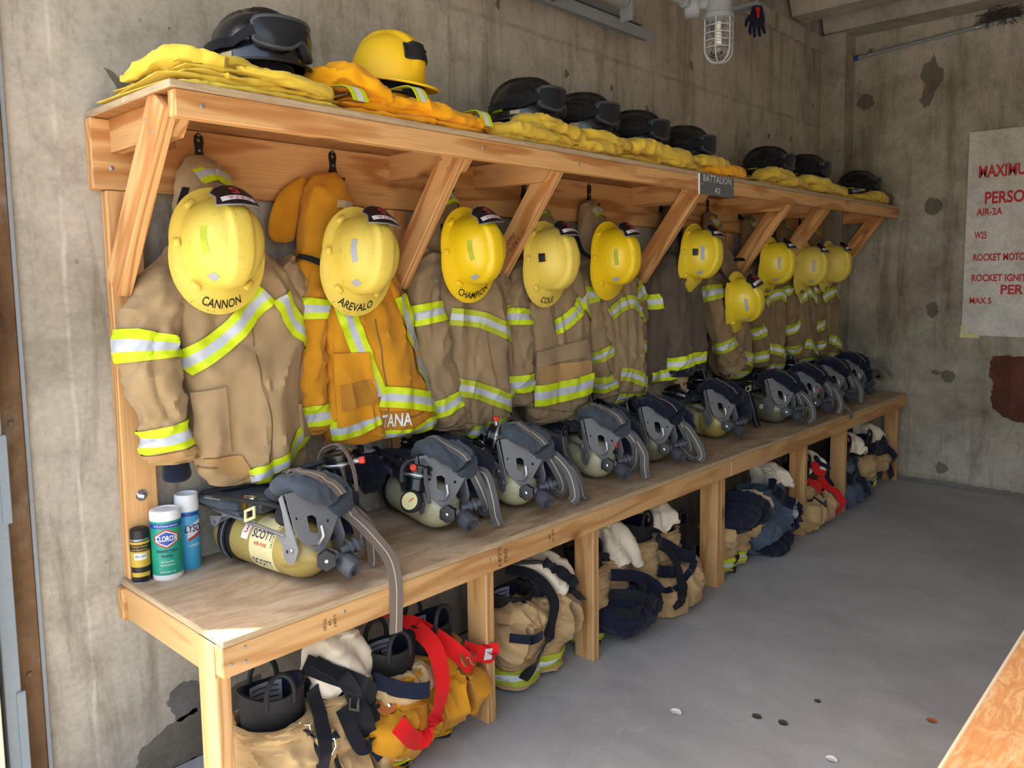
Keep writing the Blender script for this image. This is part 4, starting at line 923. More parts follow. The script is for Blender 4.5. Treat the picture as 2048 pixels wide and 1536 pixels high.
SH = [('large black helmet with goggles at the near end of the shelf', (.325, -.28, 1.985), -66, -3), None,
      ('black helmet with goggles just right of the orange clothing', (1.365, -.30, 1.985), -62, 0), ('black helmet with goggles, second in the row of four', (1.69, -.30, 1.985), -60, 2),
      ('black helmet with goggles, third in the row of four', (2.05, -.30, 1.97), -58, 2), ('black helmet with goggles left of the engraved plate', (2.44, -.30, 1.957), -54, 3),
      ('black helmet with lime band right of the engraved plate', (3.30, -.30, 1.96), -56, 1), ('black helmet with goggles second from the end wall', (3.79, -.30, 1.97), -52, 2), ('black helmet with goggles nearest the end wall', (4.62, -.31, 1.95), -48, 2)]
for i, q in enumerate(SH):
    if q: shelf_helmet(q[0], q[1], q[2], q[3])
    else: shelf_helmet('yellow helmet with black goggle plate on orange clothing', (.735, -.31, 2.015), -74, 8, yellow=True)
# ---------------------------------------------------------------- turnout jackets
def tube_part(name, st, m, parent, **kw):
    nu = kw.pop('nu', 40); c = Cl(st, mode='t', **kw); mb = MB(); c.mesh(mb, nu); return mb.build(name, MT[m], parent, world=True), c
def trim_mats(a='lime', b='silv'): return [MT[a], MT[b]]
def jacket(label, m, collar, body, sleeves, strips, panels=(), lime='lime', silv='silv', seed=1, cuffs='patchc', group='turnout jackets on the hooks', sl_bands=(1.255, 1.02), bw=.062, fold=.015, tab=True):
    t = thing('turnout_jacket', label, 'jacket', (body[3][0], -.05, body[-1][2]), group=group)
    B = Cl(body, amp=.015, sc=(7, 7, 4.0), seed=seed, fold=fold, fk=5, n=70, rg=.9, gv=.011, back=.5); mb = MB(); B.mesh(mb, 88, 110); mb.build('body', MT[m], t, world=True)
    co, C_ = tube_part('collar', collar, m, t, amp=.010, sc=(12, 12, 9), seed=seed + 3, n=34, rg=.9, back=.45)
    if tab:
        z_ = collar[1][2] - .01; xc = collar[1][0] + .01
        CF = Cl(collar, amp=.010, sc=(12, 12, 9), seed=seed + 3, n=34, rg=.9); mb = MB(); CF.strip(mb, [(xc - .045, z_ - .012), (xc, z_ + .004), (xc + .05, z_ - .014)], .05, (0, 1, 0), off=.008); mb.build('collar_tab', trim_mats(lime, silv), t, world=True)
    for k, s_ in enumerate(sleeves):
        o, S_ = tube_part('sleeve', s_, m, t, amp=.015, sc=(8, 8, 9), seed=seed + 5 + k, n=60, nu=64, rg=.9, gv=.010)
        for zb_ in sl_bands:
            if not s_[-1][2] < zb_ < s_[0][2]: continue
            v0, v1 = S_.vz(zb_ + .031), S_.vz(zb_ - .031)
            mb = MB(); S_.band(mb, v0, v1, off=.006, nu=64); mb.build('reflective_band', trim_mats(lime, silv), o, world=False).location = (0, 0, 0)
        mb = MB(); S_.band(mb, S_.vz(s_[-1][2] + .035), 1.0, ms=(0,), off=.0035); mb.build('cuff', MT[cuffs], o)
        for ch in o.children:
            ch.data.transform(Matrix.Translation(-t.location))
    for pts, w, kind, *of in strips:
        mb = MB(); B.strip(mb, pts, w, off=of[0] if of else .0075, n=44); mb.build('reflective_band', trim_mats(kind or lime, silv), t, world=True)
    for nm, q, off, pm in panels:
        mb = MB(); B.quad(mb, q, off); mb.build(nm, MT[pm], t, world=True)
    # stitched seams: front closure, hem and yoke
    cx, zb_ = body[3][0], body[-1][2]; hw = body[4][3]
    for pts in ([(cx - .02, 1.30), (cx - .01, 1.15), (cx + .01, 1.02), (cx, zb_ + .06)], [(cx - hw * .85, zb_ + .085), (cx, zb_ + .055), (cx + hw * .85, zb_ + .085)], [(cx + hw * .55, 1.40), (cx + hw * .75, 1.28), (cx + hw * .8, 1.12)]):
        mb = MB(); B.strip(mb, pts, .0045, ms=(0,), off=.0025, n=40); mb.build('seam', MT['seam' + ('d' if m == 'brn' else '')], t, world=True)
    return t, B
# 1 tan, nearest
j1, b1 = jacket('tan turnout jacket nearest the door, longest and widest in view', 'tan',
 [(.255, -.055, 1.752, .03, .02), (.255, -.07, 1.735, .058, .04), (.25, -.085, 1.66, .072, .058), (.255, -.095, 1.57, .088, .066), (.28, -.10, 1.47, .12, .07)],
 [(.27, -.09, 1.57, .07, .05), (.29, -.10, 1.49, .15, .072), (.315, -.11, 1.41, .20, .085), (.33, -.12, 1.31, .20, .095), (.325, -.125, 1.2, .188, .10), (.32, -.125, 1.08, .178, .10), (.325, -.125, .97, .172, .10), (.33, -.125, .90, .155, .095), (.345, -.125, .855, .12, .08), (.35, -.125, .838, .05, .04)],
 [[(.19, -.10, 1.47, .06, .055), (.10, -.125, 1.38, .078, .065), (.055, -.14, 1.27, .066, .062), (.058, -.15, 1.16, .062, .058), (.085, -.15, 1.05, .060, .055), (.096, -.15, .975, .056, .05), (.098, -.15, .945, .052, .046)],
  [(.45, -.10, 1.46, .06, .06), (.515, -.11, 1.38, .055, .06), (.52, -.10, 1.28, .05, .055), (.50, -.08, 1.15, .045, .05), (.485, -.07, 1.0, .045, .04)]],
 [([(.135, 1.20), (.19, 1.24), (.25, 1.285), (.31, 1.345), (.36, 1.39)], .065, None), ([(.40, 1.38), (.44, 1.31), (.48, 1.27), (.525, 1.235)], .065, None), ([(.29, .865), (.38, .90), (.43, .945), (.475, .975)], .06, None)],
 [('storm_flap', [(.15, 1.13), (.225, 1.14), (.235, .95), (.165, .945)], .010, 'tan'), ('hem_patch', [(.175, .945), (.262, .94), (.30, .872), (.245, .87)], .006, 'patchc'), ('pocket_flap', [(.455, 1.06), (.495, 1.05), (.49, .95), (.45, .96)], .010, 'tan')], seed=2)
mb = MB(); c_ = Cl([(.055, -.155, 1.055, .05, .05), (.06, -.16, .99, .05, .05)], amp=.004, n=8); S1 = None
tube_part('glove_cuff', [(.105, -.14, .95, .03, .03), (.108, -.14, .92, .034, .03), (.110, -.14, .895, .036, .028), (.11, -.14, .885, .02, .02)], 'navy', j1, amp=.004, n=12)
# 2 gold
j2, b2 = jacket('gold turnout jacket with lime suspender stripes beside the near tan one', 'gold',
 [(.66, -.055, 1.752, .03, .02), (.66, -.07, 1.73, .06, .035), (.655, -.085, 1.67, .085, .055), (.645, -.095, 1.57, .095, .065), (.66, -.10, 1.47, .13, .07)],
 [(.66, -.09, 1.57, .08, .05), (.70, -.10, 1.48, .145, .072), (.74, -.11, 1.37, .175, .082), (.757, -.12, 1.25, .18, .092), (.775, -.125, 1.12, .195, .098), (.80, -.125, 1.0, .225, .10), (.815, -.125, .935, .235, .098), (.815, -.125, .905, .215, .08), (.81, -.125, .90, .12, .05)],
 [[(.60, -.09, 1.50, .055, .05), (.548, -.115, 1.39, .062, .055), (.538, -.13, 1.22, .056, .052), (.535, -.14, 1.08, .050, .05), (.54, -.14, .98, .047, .046), (.54, -.14, .955, .045, .043)],
  [(.83, -.08, 1.44, .05, .04), (.89, -.07, 1.36, .045, .04), (.90, -.06, 1.2, .04, .035), (.92, -.055, 1.0, .04, .03)]],
 [([(.635, 1.36), (.66, 1.25), (.70, 1.13), (.728, 1.05)], .062, None), ([(.86, 1.37), (.90, 1.24), (.945, 1.12), (.975, 1.02)], .062, None), ([(.735, 1.05), (.83, 1.035), (.93, 1.01), (1.03, .99)], .068, None), ([(.59, .955), (.66, .965), (.73, .99)], .062, None), ([(.755, .915), (.85, .912), (.93, .935), (1.02, .925)], .04, None)],
 [('front_flap', [(.60, 1.20), (.70, 1.20), (.735, .985), (.60, .965)], .012, 'gold'), ('pocket_flap', [(.61, 1.10), (.70, 1.11), (.73, 1.03), (.61, 1.02)], .016, 'gold2'), ('name_patch', [(.73, 1.0), (.835, .99), (.835, .93), (.745, .925)], .006, 'gold2')], seed=11, cuffs='gold2', sl_bands=(1.33, 1.01), tab=False)
mb = MB(); letter(mb, 'TANA', lambda a, b: b2.front(.785 + a, .965 + b, .012), .06, width=.095, bold=.02); mb.build('lettering', MT['paper'], j2, smooth=False, world=True)
tube_part('collar_flap', [(.60, -.05, 1.735, .02, .010), (.545, -.055, 1.67, .045, .013), (.515, -.055, 1.60, .05, .013), (.508, -.055, 1.555, .042, .011), (.507, -.055, 1.542, .02, .006)], 'gold', j2, amp=.004, n=24)
mb = MB(); CF = Cl([(.66, -.07, 1.73, .06, .035), (.655, -.085, 1.67, .085, .055), (.645, -.095, 1.57, .095, .065)], n=20); CF.quad(mb, [(.655, 1.675), (.705, 1.67), (.70, 1.645), (.65, 1.65)], .012); mb.build('hook_tape', MT['stitch'], j2, world=True)
# 3 khaki
j3, b3 = jacket('khaki turnout jacket right of the gold one, third from the door', 'tan2',
 [(1.14, -.055, 1.752, .03, .02), (1.14, -.07, 1.73, .055, .035), (1.13, -.085, 1.66, .075, .055), (1.12, -.095, 1.57, .09, .065), (1.15, -.10, 1.47, .13, .07)],
 [(1.14, -.09, 1.57, .08, .05), (1.18, -.10, 1.49, .15, .072), (1.22, -.11, 1.39, .19, .085), (1.25, -.12, 1.26, .182, .092), (1.25, -.125, 1.1, .17, .095), (1.25, -.125, .98, .165, .09), (1.255, -.125, .90, .145, .085), (1.245, -.125, .85, .10, .07), (1.22, -.125, .83, .05, .04)],
 [[(1.06, -.10, 1.49, .06, .055), (1.0, -.125, 1.39, .068, .06), (1.01, -.14, 1.26, .066, .06), (1.03, -.15, 1.12, .07, .058), (1.065, -.155, .99, .072, .055), (1.09, -.155, .91, .07, .05), (1.092, -.155, .89, .066, .047)],
  [(1.36, -.10, 1.43, .055, .055), (1.435, -.115, 1.34, .052, .055), (1.455, -.12, 1.22, .048, .05), (1.44, -.12, 1.07, .045, .046), (1.43, -.12, .93, .045, .044)]],
 [([(1.09, 1.29), (1.2, 1.275), (1.3, 1.235), (1.425, 1.18)], .062, 'limed'), ([(1.10, 1.04), (1.2, 1.01), (1.3, .965), (1.40, .915)], .062, 'limed'), ([(1.16, .862), (1.25, .868), (1.31, .885)], .05, 'limed')],
 [('pocket', [(.0, 0), (0, 0), (0, 0), (0, 0)], .0, 'tan2')][:0], seed=23, sl_bands=(1.30, .99), cuffs='tan2')
# 4 khaki with flap
j4, b4 = jacket('khaki turnout jacket with a turned-up pocket and bright lime band', 'tan2',
 [(1.64, -.055, 1.74, .03, .02), (1.64, -.07, 1.715, .055, .035), (1.645, -.085, 1.65, .08, .055), (1.65, -.095, 1.56, .1, .065), (1.66, -.10, 1.46, .13, .07)],
 [(1.65, -.09, 1.56, .09, .05), (1.68, -.10, 1.48, .155, .075), (1.69, -.11, 1.37, .20, .088), (1.70, -.12, 1.22, .20, .095), (1.71, -.125, 1.06, .2, .10), (1.715, -.125, .94, .2, .10), (1.72, -.125, .865, .195, .095), (1.72, -.125, .828, .15, .07), (1.72, -.125, .82, .08, .04)],
 [[(1.55, -.10, 1.46, .055, .055), (1.48, -.125, 1.37, .062, .058), (1.462, -.14, 1.23, .058, .056), (1.462, -.145, 1.09, .055, .052), (1.468, -.145, .96, .052, .05), (1.468, -.145, .92, .05, .048)],
  [(1.83, -.10, 1.43, .05, .05), (1.89, -.11, 1.33, .05, .05), (1.91, -.11, 1.15, .045, .045), (1.90, -.10, .95, .042, .042)]],
 [([(1.62, 1.22), (1.69, 1.245), (1.75, 1.29), (1.79, 1.33)], .062, None), ([(1.79, 1.335), (1.84, 1.29), (1.885, 1.245)], .062, None), ([(1.53, .955), (1.66, .962), (1.84, .985)], .085, 'lime', .018), ([(1.74, .85), (1.80, .87), (1.86, .895)], .05, 'limed')],
 [('pocket_flap', [(1.53, 1.13), (1.79, 1.17), (1.79, 1.10), (1.53, 1.07)], .016, 'tan2'), ('pocket', [(1.545, 1.075), (1.80, 1.08), (1.83, .925), (1.53, .905)], .010, 'patchc')], seed=31, cuffs='tan2', sl_bands=(1.27, 1.01))
# 5 and the far ones share one pattern
def pattern(c, k=0):
    d = c - 2.07; r = random.Random(k * 7 + 1); j = lambda a=.012: r.uniform(-a, a)
    col = [(2.03 + d, -.055, 1.752, .03, .02), (2.03 + d, -.07, 1.73, .055, .035), (2.02 + d + j(), -.085, 1.65, .075, .055), (2.02 + d, -.095, 1.56, .095, .065), (2.07 + d, -.10, 1.46, .13, .07)]
    bod = [(2.03 + d, -.09, 1.56, .085, .05), (2.07 + d, -.10, 1.48, .145, .072), (2.11 + d, -.11, 1.37, .185, .085), (2.14 + d, -.12, 1.24, .18 + j(), .092), (2.155 + d, -.125, 1.08, .175 + j(), .095), (2.175 + d, -.125, .95, .172, .092), (2.19 + d, -.125, .88, .158, .085), (2.19 + d, -.125, .85 + j(), .11, .06), (2.19 + d, -.125, .842, .06, .035)]
    sl = [[(1.965 + d, -.10, 1.47, .055, .055), (1.915 + d, -.125, 1.37, .062, .058), (1.935 + d, -.145, 1.22, .058, .056), (1.985 + d + j(), -.155, 1.06, .056, .052), (2.02 + d, -.155, .94 + j(), .054, .05), (2.028 + d, -.155, .895 + j(), .052, .047)],
          [(2.24 + d, -.10, 1.42, .05, .05), (2.31 + d, -.11, 1.33, .05, .05), (2.33 + d, -.11, 1.18, .046, .046), (2.32 + d, -.10, 1.0, .044, .044)]]
    st = [([(2.01 + d, 1.255), (2.08 + d, 1.29), (2.16 + d, 1.31), (2.24 + d, 1.265), (2.31 + d, 1.225)], .06, None), ([(2.07 + d, .99), (2.15 + d, .975), (2.23 + d, .94), (2.33 + d, .90)], .06, None), ([(2.08 + d, .875), (2.18 + d, .868), (2.27 + d, .87)], .045, None)]
    return col, bod, sl, st
a = pattern(2.07); jacket('khaki turnout jacket right of the third brace, beside the dark one', 'tan2', *a, seed=43, lime='limed', cuffs='tan2', sl_bands=(1.34, 1.09, .96))
# 6 dark brown with two sleeves in front
j6, b6 = jacket('dark brown turnout jacket with lime bands at both cuffs', 'brn',
 [(2.69, -.055, 1.752, .03, .02), (2.68, -.07, 1.73, .05, .035), (2.67, -.085, 1.65, .07, .055), (2.66, -.095, 1.56, .09, .065), (2.65, -.10, 1.46, .12, .07)],
 [(2.68, -.09, 1.60, .08, .05), (2.66, -.10, 1.50, .14, .072), (2.62, -.11, 1.40, .19, .085), (2.57, -.12, 1.25, .20, .092), (2.55, -.125, 1.08, .205, .095), (2.545, -.125, .98, .21, .092), (2.545, -.125, .925, .205, .085), (2.545, -.125, .905, .15, .05)],
 [[(2.58, -.14, 1.50, .07, .06), (2.53, -.17, 1.38, .085, .07), (2.53, -.20, 1.22, .085, .07), (2.55, -.21, 1.08, .08, .065), (2.565, -.21, .97, .078, .06), (2.567, -.21, .935, .072, .056)],
  [(2.72, -.12, 1.48, .07, .06), (2.73, -.15, 1.36, .08, .065), (2.74, -.17, 1.2, .08, .065), (2.74, -.175, 1.06, .076, .06), (2.74, -.175, .99, .074, .058), (2.74, -.175, .955, .07, .054)]],
 [([(2.36, .94), (2.46, .945), (2.56, .955)], .055, None), ([(2.36, 1.30), (2.40, 1.30), (2.44, 1.305)], .07, None)], seed=53, cuffs='navy', sl_bands=(1.008,), tab=False, silv='white')
mb = MB(); mb.tube(cr([(2.545, -.225, .94), (2.54, -.235, .90), (2.55, -.245, .875), (2.575, -.24, .87), (2.59, -.225, .895), (2.585, -.22, .935)], 20), .008, 8); mb.build('wrist_loop', MT['tan'], j6, world=True)
tube_part('wristlet', [(2.565, -.21, .945, .05, .042), (2.565, -.215, .915, .042, .036), (2.565, -.22, .895, .034, .03)], 'tan', j6, amp=.003, n=10)
# 7
a = pattern(3.13, 3)
j7, b7 = jacket('brown turnout jacket with a rolled cuff under the lowest helmet', 'tan3', a[0], a[1],
 [[(3.03, -.10, 1.47, .055, .055), (2.98, -.135, 1.36, .06, .058), (3.0, -.17, 1.2, .062, .056), (3.05, -.20, 1.05, .068, .055), (3.09, -.215, .95, .078, .06), (3.10, -.215, .92, .074, .055)], a[2][1]], a[3], seed=61, lime='limed', cuffs='tan2', sl_bands=(1.33, 1.06))
for c, lb, k in ((3.585, 'brown turnout jacket third from the end wall', 4), (4.04, 'brown turnout jacket second from the end wall', 5), (4.44, 'brown turnout jacket hung nearest the end wall', 6)):
    a = pattern(c, k); jacket(lb, 'tan3', *a, seed=70 + k * 9, lime='limed', silv='white', cuffs='tan3', sl_bands=(1.32, 1.10, .96))
# ---------------------------------------------------------------- folded clothing on the shelf
def layer(t, name, x0, x1, y, hd, z, hh, m, seed, amp=.011, skew=0.0, lift=0.0, n=44):
    """a folded layer of cloth lying along x"""
    st = []
    for i in range(9):
        a = i / 8; e = (1 - abs(2 * a - 1) ** 5) ** .6 if 0 < i < 8 else .12
        e = max(e, .12)
        st.append((x0 + (x1 - x0) * a, y + skew * (a - .5) + .012 * nz(a * 3, seed, 0), z + lift * a + .006 * nz(a * 4, seed, 5), hd * (.9 + .1 * e) + .012 * nz(a * 3.1, seed, 2), hh * e))
    c = Cl(st, mode='t', front=(0, 0, 1), wid=(0, 1, 0), amp=amp, sc=(11, 11, 9), seed=seed, pw=.55, n=n, rg=1.1, gv=.007)
    mb = MB(); c.mesh(mb, 64, n * 2)
    # keep it on the board
    mb.v = [(a, b, max(c_, ZS + .001)) for a, b, c_ in mb.v]
    return mb.build(name, MT[m], t, world=True)
def roll(t, name, pts, r0, m, seed, amp=.008):
    st = [(p[0], p[1], p[2], r0 * (p[3] if len(p) > 3 else 1), r0 * .5 * (p[3] if len(p) > 3 else 1)) for p in pts]
    c = Cl(st, mode='t', front=(0, 0, 1), wid=(.3, 1, 0), amp=amp, sc=(14, 14, 9), seed=seed, pw=.7, n=30, rg=1.1, gv=.007); mb = MB(); c.mesh(mb, 32, 50)
    mb.v = [(a, b, max(c_, ZS + .001)) for a, b, c_ in mb.v]
    return mb.build(name, MT[m], t, world=True)
def bundle(label, x0, x1, m, layers, rolls, cat='clothing'):
    t = thing('folded_clothing', label, cat, ((x0 + x1) / 2, -.28, ZS), group='folded clothing on the shelf')
    for k, (a, b, y, hd, z, hh, sk, mm) in enumerate(layers):
        z = ZS + (z - ZS) * .8; hh *= .8
        for q in (0, 1): layer(t, 'folded_layer', a + .012 * q * (1 + k), b - .015 * q, y + .008 * q, hd - .008 * q, z + (q - .5) * hh, hh * .62, mm or m, x0 * 9 + k * 3.3 + 1 + q * 5, skew=sk)
    for k, (pts, r0, mm) in enumerate(rolls):
        pts = [(p[0], p[1], ZS + (p[2] - ZS) * .8) + tuple(p[3:]) for p in pts]
        roll(t, 'rolled_sleeve', pts, r0, mm or m, x0 * 5 + k * 2.7 + 2)
    return t
z0 = ZS
bundle('yellow folded trousers under the nearest black helmet', .0, .44, 'yc',
  [(-.005, .50, -.275, .20, z0 + .022, .022, -.02, None), (.03, .43, -.27, .185, z0 + .06, .022, .02, None), (.05, .40, -.26, .165, z0 + .092, .018, 0, None)],
  [([(.02, -.20, z0 + .07, .7), (.06, -.30, z0 + .10), (.10, -.38, z0 + .10), (.16, -.43, z0 + .085, .8)], .042, None), ([(.18, -.44, z0 + .075, .6), (.27, -.455, z0 + .07), (.38, -.455, z0 + .055), (.43, -.44, z0 + .05, .6)], .034, None), ([(.13, -.40, z0 + .10, .7), (.20, -.39, z0 + .105), (.25, -.36, z0 + .10, .7)], .03, None)])
ob = bundle('orange yellow coat heaped under the yellow shelf helmet', .46, .95, 'yo',
  [(.46, .98, -.29, .19, z0 + .026, .026, -.02, None), (.50, .88, -.28, .165, z0 + .07, .026, .02, None), (.56, .84, -.27, .14, z0 + .108, .018, 0, None)],
  [([(.44, -.22, z0 + .06, .6), (.47, -.33, z0 + .12, 1.1), (.52, -.40, z0 + .135, 1.15), (.58, -.43, z0 + .10, .9), (.66, -.44, z0 + .06, .6)], .055, None), ([(.60, -.44, z0 + .06, .7), (.72, -.45, z0 + .07), (.85, -.45, z0 + .05), (.97, -.44, z0 + .035, .8)], .04, None), ([(.86, -.42, z0 + .03, .7), (.93, -.43, z0 + .045), (1.0, -.42, z0 + .045, .9), (1.03, -.40, z0 + .035, .5)], .045, None)])
def trim_on(t, pts, w):
    mb = MB(); P = cr(pts, 14); 
    for k, (a, b, mm) in enumerate(((-.5, -.2, 0), (-.2, .2, 1), (.2, .5, 0))):
        mb.ribbon([Vector(p) + Vector((0, 0, 0)) + Vector((w * (a + b) / 2, 0, 0)) for p in P], w * (b - a), .002, side=(1, 0, 0), m=mm)
    return mb.build('reflective_band', trim_mats('lime', 'white'), t, world=True)
trim_on(ob, [(.475, -.36, z0 + .075), (.50, -.455, z0 + .072), (.505, -.488, z0 + .03)], .05)
trim_on(ob, [(.70, -.39, z0 + .105), (.715, -.46, z0 + .105), (.72, -.492, z0 + .06)], .045)
trim_on(ob, [(.985, -.37, z0 + .075), (.99, -.45, z0 + .078), (.995, -.475, z0 + .03)], .045)
bundle('ochre folded trousers under the first two of four helmets', 1.02, 1.70, 'yc2',
  [(1.0, 1.60, -.28, .20, z0 + .025, .024, -.02, None), (1.10, 1.62, -.27, .18, z0 + .065, .022, 0, None), (1.2, 1.75, -.27, .16, z0 + .092, .016, 0, None)],
  [([(1.03, -.40, z0 + .035, .6), (1.12, -.44, z0 + .05), (1.25, -.45, z0 + .05), (1.42, -.45, z0 + .03, .7)], .045, None), ([(1.20, -.38, z0 + .10, .7), (1.27, -.43, z0 + .10, 1.1), (1.38, -.44, z0 + .085), (1.50, -.44, z0 + .06, .8)], .048, None)])
bundle('pale ochre rolled trousers between two helmets of the row', 1.48, 1.85, 'yc2',
  [(1.50, 1.95, -.29, .18, z0 + .03, .028, 0, None)],
  [([(1.50, -.42, z0 + .085, .7), (1.56, -.44, z0 + .09), (1.68, -.45, z0 + .08), (1.76, -.44, z0 + .07, .8)], .042, None), ([(1.46, -.44, z0 + .03, .7), (1.54, -.45, z0 + .04), (1.68, -.45, z0 + .04, .9), (1.72, -.44, z0 + .04, .6)], .04, None)])
bundle('yellow rolled trousers under the third helmet of the row', 1.82, 2.30, 'yc2',
  [(1.80, 2.25, -.28, .19, z0 + .025, .024, 0, None), (1.88, 2.22, -.28, .16, z0 + .068, .022, 0, None)],
  [([(1.80, -.43, z0 + .07, .8), (1.86, -.44, z0 + .085, 1.1), (1.98, -.45, z0 + .075), (2.15, -.45, z0 + .06, 1.1), (2.22, -.44, z0 + .05, .7)], .052, None), ([(1.98, -.45, z0 + .03, .7), (2.1, -.46, z0 + .03), (2.25, -.46, z0 + .025, .7)], .035, None)])
bundle('yellow trousers with one bright orange leg beside the engraved plate', 2.28, 2.68, 'yc2',
  [(2.25, 2.66, -.28, .19, z0 + .025, .024, 0, None), (2.3, 2.6, -.28, .16, z0 + .065, .022, 0, None)],
  [([(2.25, -.42, z0 + .07, .7), (2.34, -.44, z0 + .075), (2.48, -.45, z0 + .07), (2.56, -.44, z0 + .065, .8)], .045, None), ([(2.36, -.45, z0 + .025, .6), (2.48, -.46, z0 + .03), (2.62, -.46, z0 + .04, 1.2), (2.70, -.45, z0 + .035, .8)], .042, 'yo')])
bundle('ochre folded trousers under the lime banded helmet', 2.95, 3.5, 'yc2',
  [(2.85, 3.5, -.28, .19, z0 + .025, .024, 0, None), (3.0, 3.48, -.28, .16, z0 + .065, .022, 0, None)],
  [([(2.95, -.42, z0 + .05, .7), (3.05, -.44, z0 + .08, 1.2), (3.18, -.44, z0 + .08, 1.1), (3.3, -.43, z0 + .05, .7)], .052, None), ([(3.12, -.45, z0 + .03, .6), (3.25, -.46, z0 + .045), (3.45, -.45, z0 + .035, .7)], .042, None)])
bundle('yellow coat spilling over its neighbour second from the end', 3.45, 4.05, 'yc2',
  [(3.5, 4.1, -.28, .19, z0 + .025, .024, 0, None), (3.6, 4.0, -.28, .16, z0 + .07, .024, 0, None)],
  [([(3.42, -.40, z0 + .07, .7), (3.55, -.43, z0 + .085, 1.1), (3.75, -.45, z0 + .06), (3.95, -.46, z0 + .03, .7)], .05, 'yc'), ([(3.5, -.45, z0 + .03, .7), (3.6, -.46, z0 + .04), (3.75, -.46, z0 + .03, .7)], .042, None), ([(3.85, -.40, z0 + .06, .8), (4.0, -.41, z0 + .065), (4.12, -.40, z0 + .055, .8)], .045, None)])
bundle('yellow rolled trousers nearest the end wall', 4.2, 4.8, 'yc2',
  [(4.2, 4.82, -.28, .19, z0 + .025, .024, 0, None), (4.4, 4.78, -.28, .15, z0 + .06, .022, 0, None)],
  [([(4.15, -.44, z0 + .03, .7), (4.3, -.45, z0 + .035), (4.45, -.45, z0 + .03, .7)], .038, None), ([(4.42, -.43, z0 + .045, .8), (4.52, -.44, z0 + .06, 1.2), (4.66, -.44, z0 + .05, 1.1), (4.74, -.43, z0 + .04, .7)], .05, None)])
# ---------------------------------------------------------------- breathing apparatus on the bench
CR_, CZ = .076, .080
def cp(x, th, off=0): r = CR_ + off; return Vector((x, -r * math.sin(th), CZ + r * math.cos(th)))
AX = Matrix.Rotation(R(90), 4, 'Y')    # lathe axis -> +x
def knob(p, d, r, h, lobes=6):
    Mx = Matrix.Translation(p) @ Vector(d).to_track_quat('Z', 'Y').to_matrix().to_4x4(); mb = MB(); n = lobes * 6
    rows = [(.55, -h * .5), (.95, -h * .42), (1, 0), (.95, h * .42), (.5, h * .5), (.02, h * .46)]
    vs = []
    for f_, z in rows:
        for i in range(n):
            a = 2 * PI * i / n; q = r * f_ * (1 - .13 * (.5 + .5 * math.cos(lobes * a)) * (1 if f_ > .6 else 0)); vs.append(Mx @ Vector((q * math.cos(a), q * math.sin(a), z)))
    mb.add(vs, [(j * n + i, j * n + (i + 1) % n, (j + 1) * n + (i + 1) % n, (j + 1) * n + i) for j in range(len(rows) - 1) for i in range(n)] + [tuple(range(n))[::-1]]); return mb
def facer(mb, path, w, face=(.8, -.5, .35), stripe=1):
    # webbing that turns its broad side outwards along a loop
    P = [Vector(p) for p in path]; n = len(P); f = Vector(face); sd_ = []
    for i in range(n):
        T = (P[min(i + 1, n - 1)] - P[max(i - 1, 0)]).normalized(); s_ = f.cross(T)
        s_ = s_.normalized() if s_.length > .25 else (sd_[-1] if sd_ else Vector((0, 0, 1)))
        if sd_ and s_.dot(sd_[-1]) < 0: s_ = -s_
        sd_.append((s_ * .6 + (sd_[-1] if sd_ else s_) * .4).normalized())
    mb.ribbon(P, w, .0025, side=[Vector(q) for q in sd_], stripe=stripe)
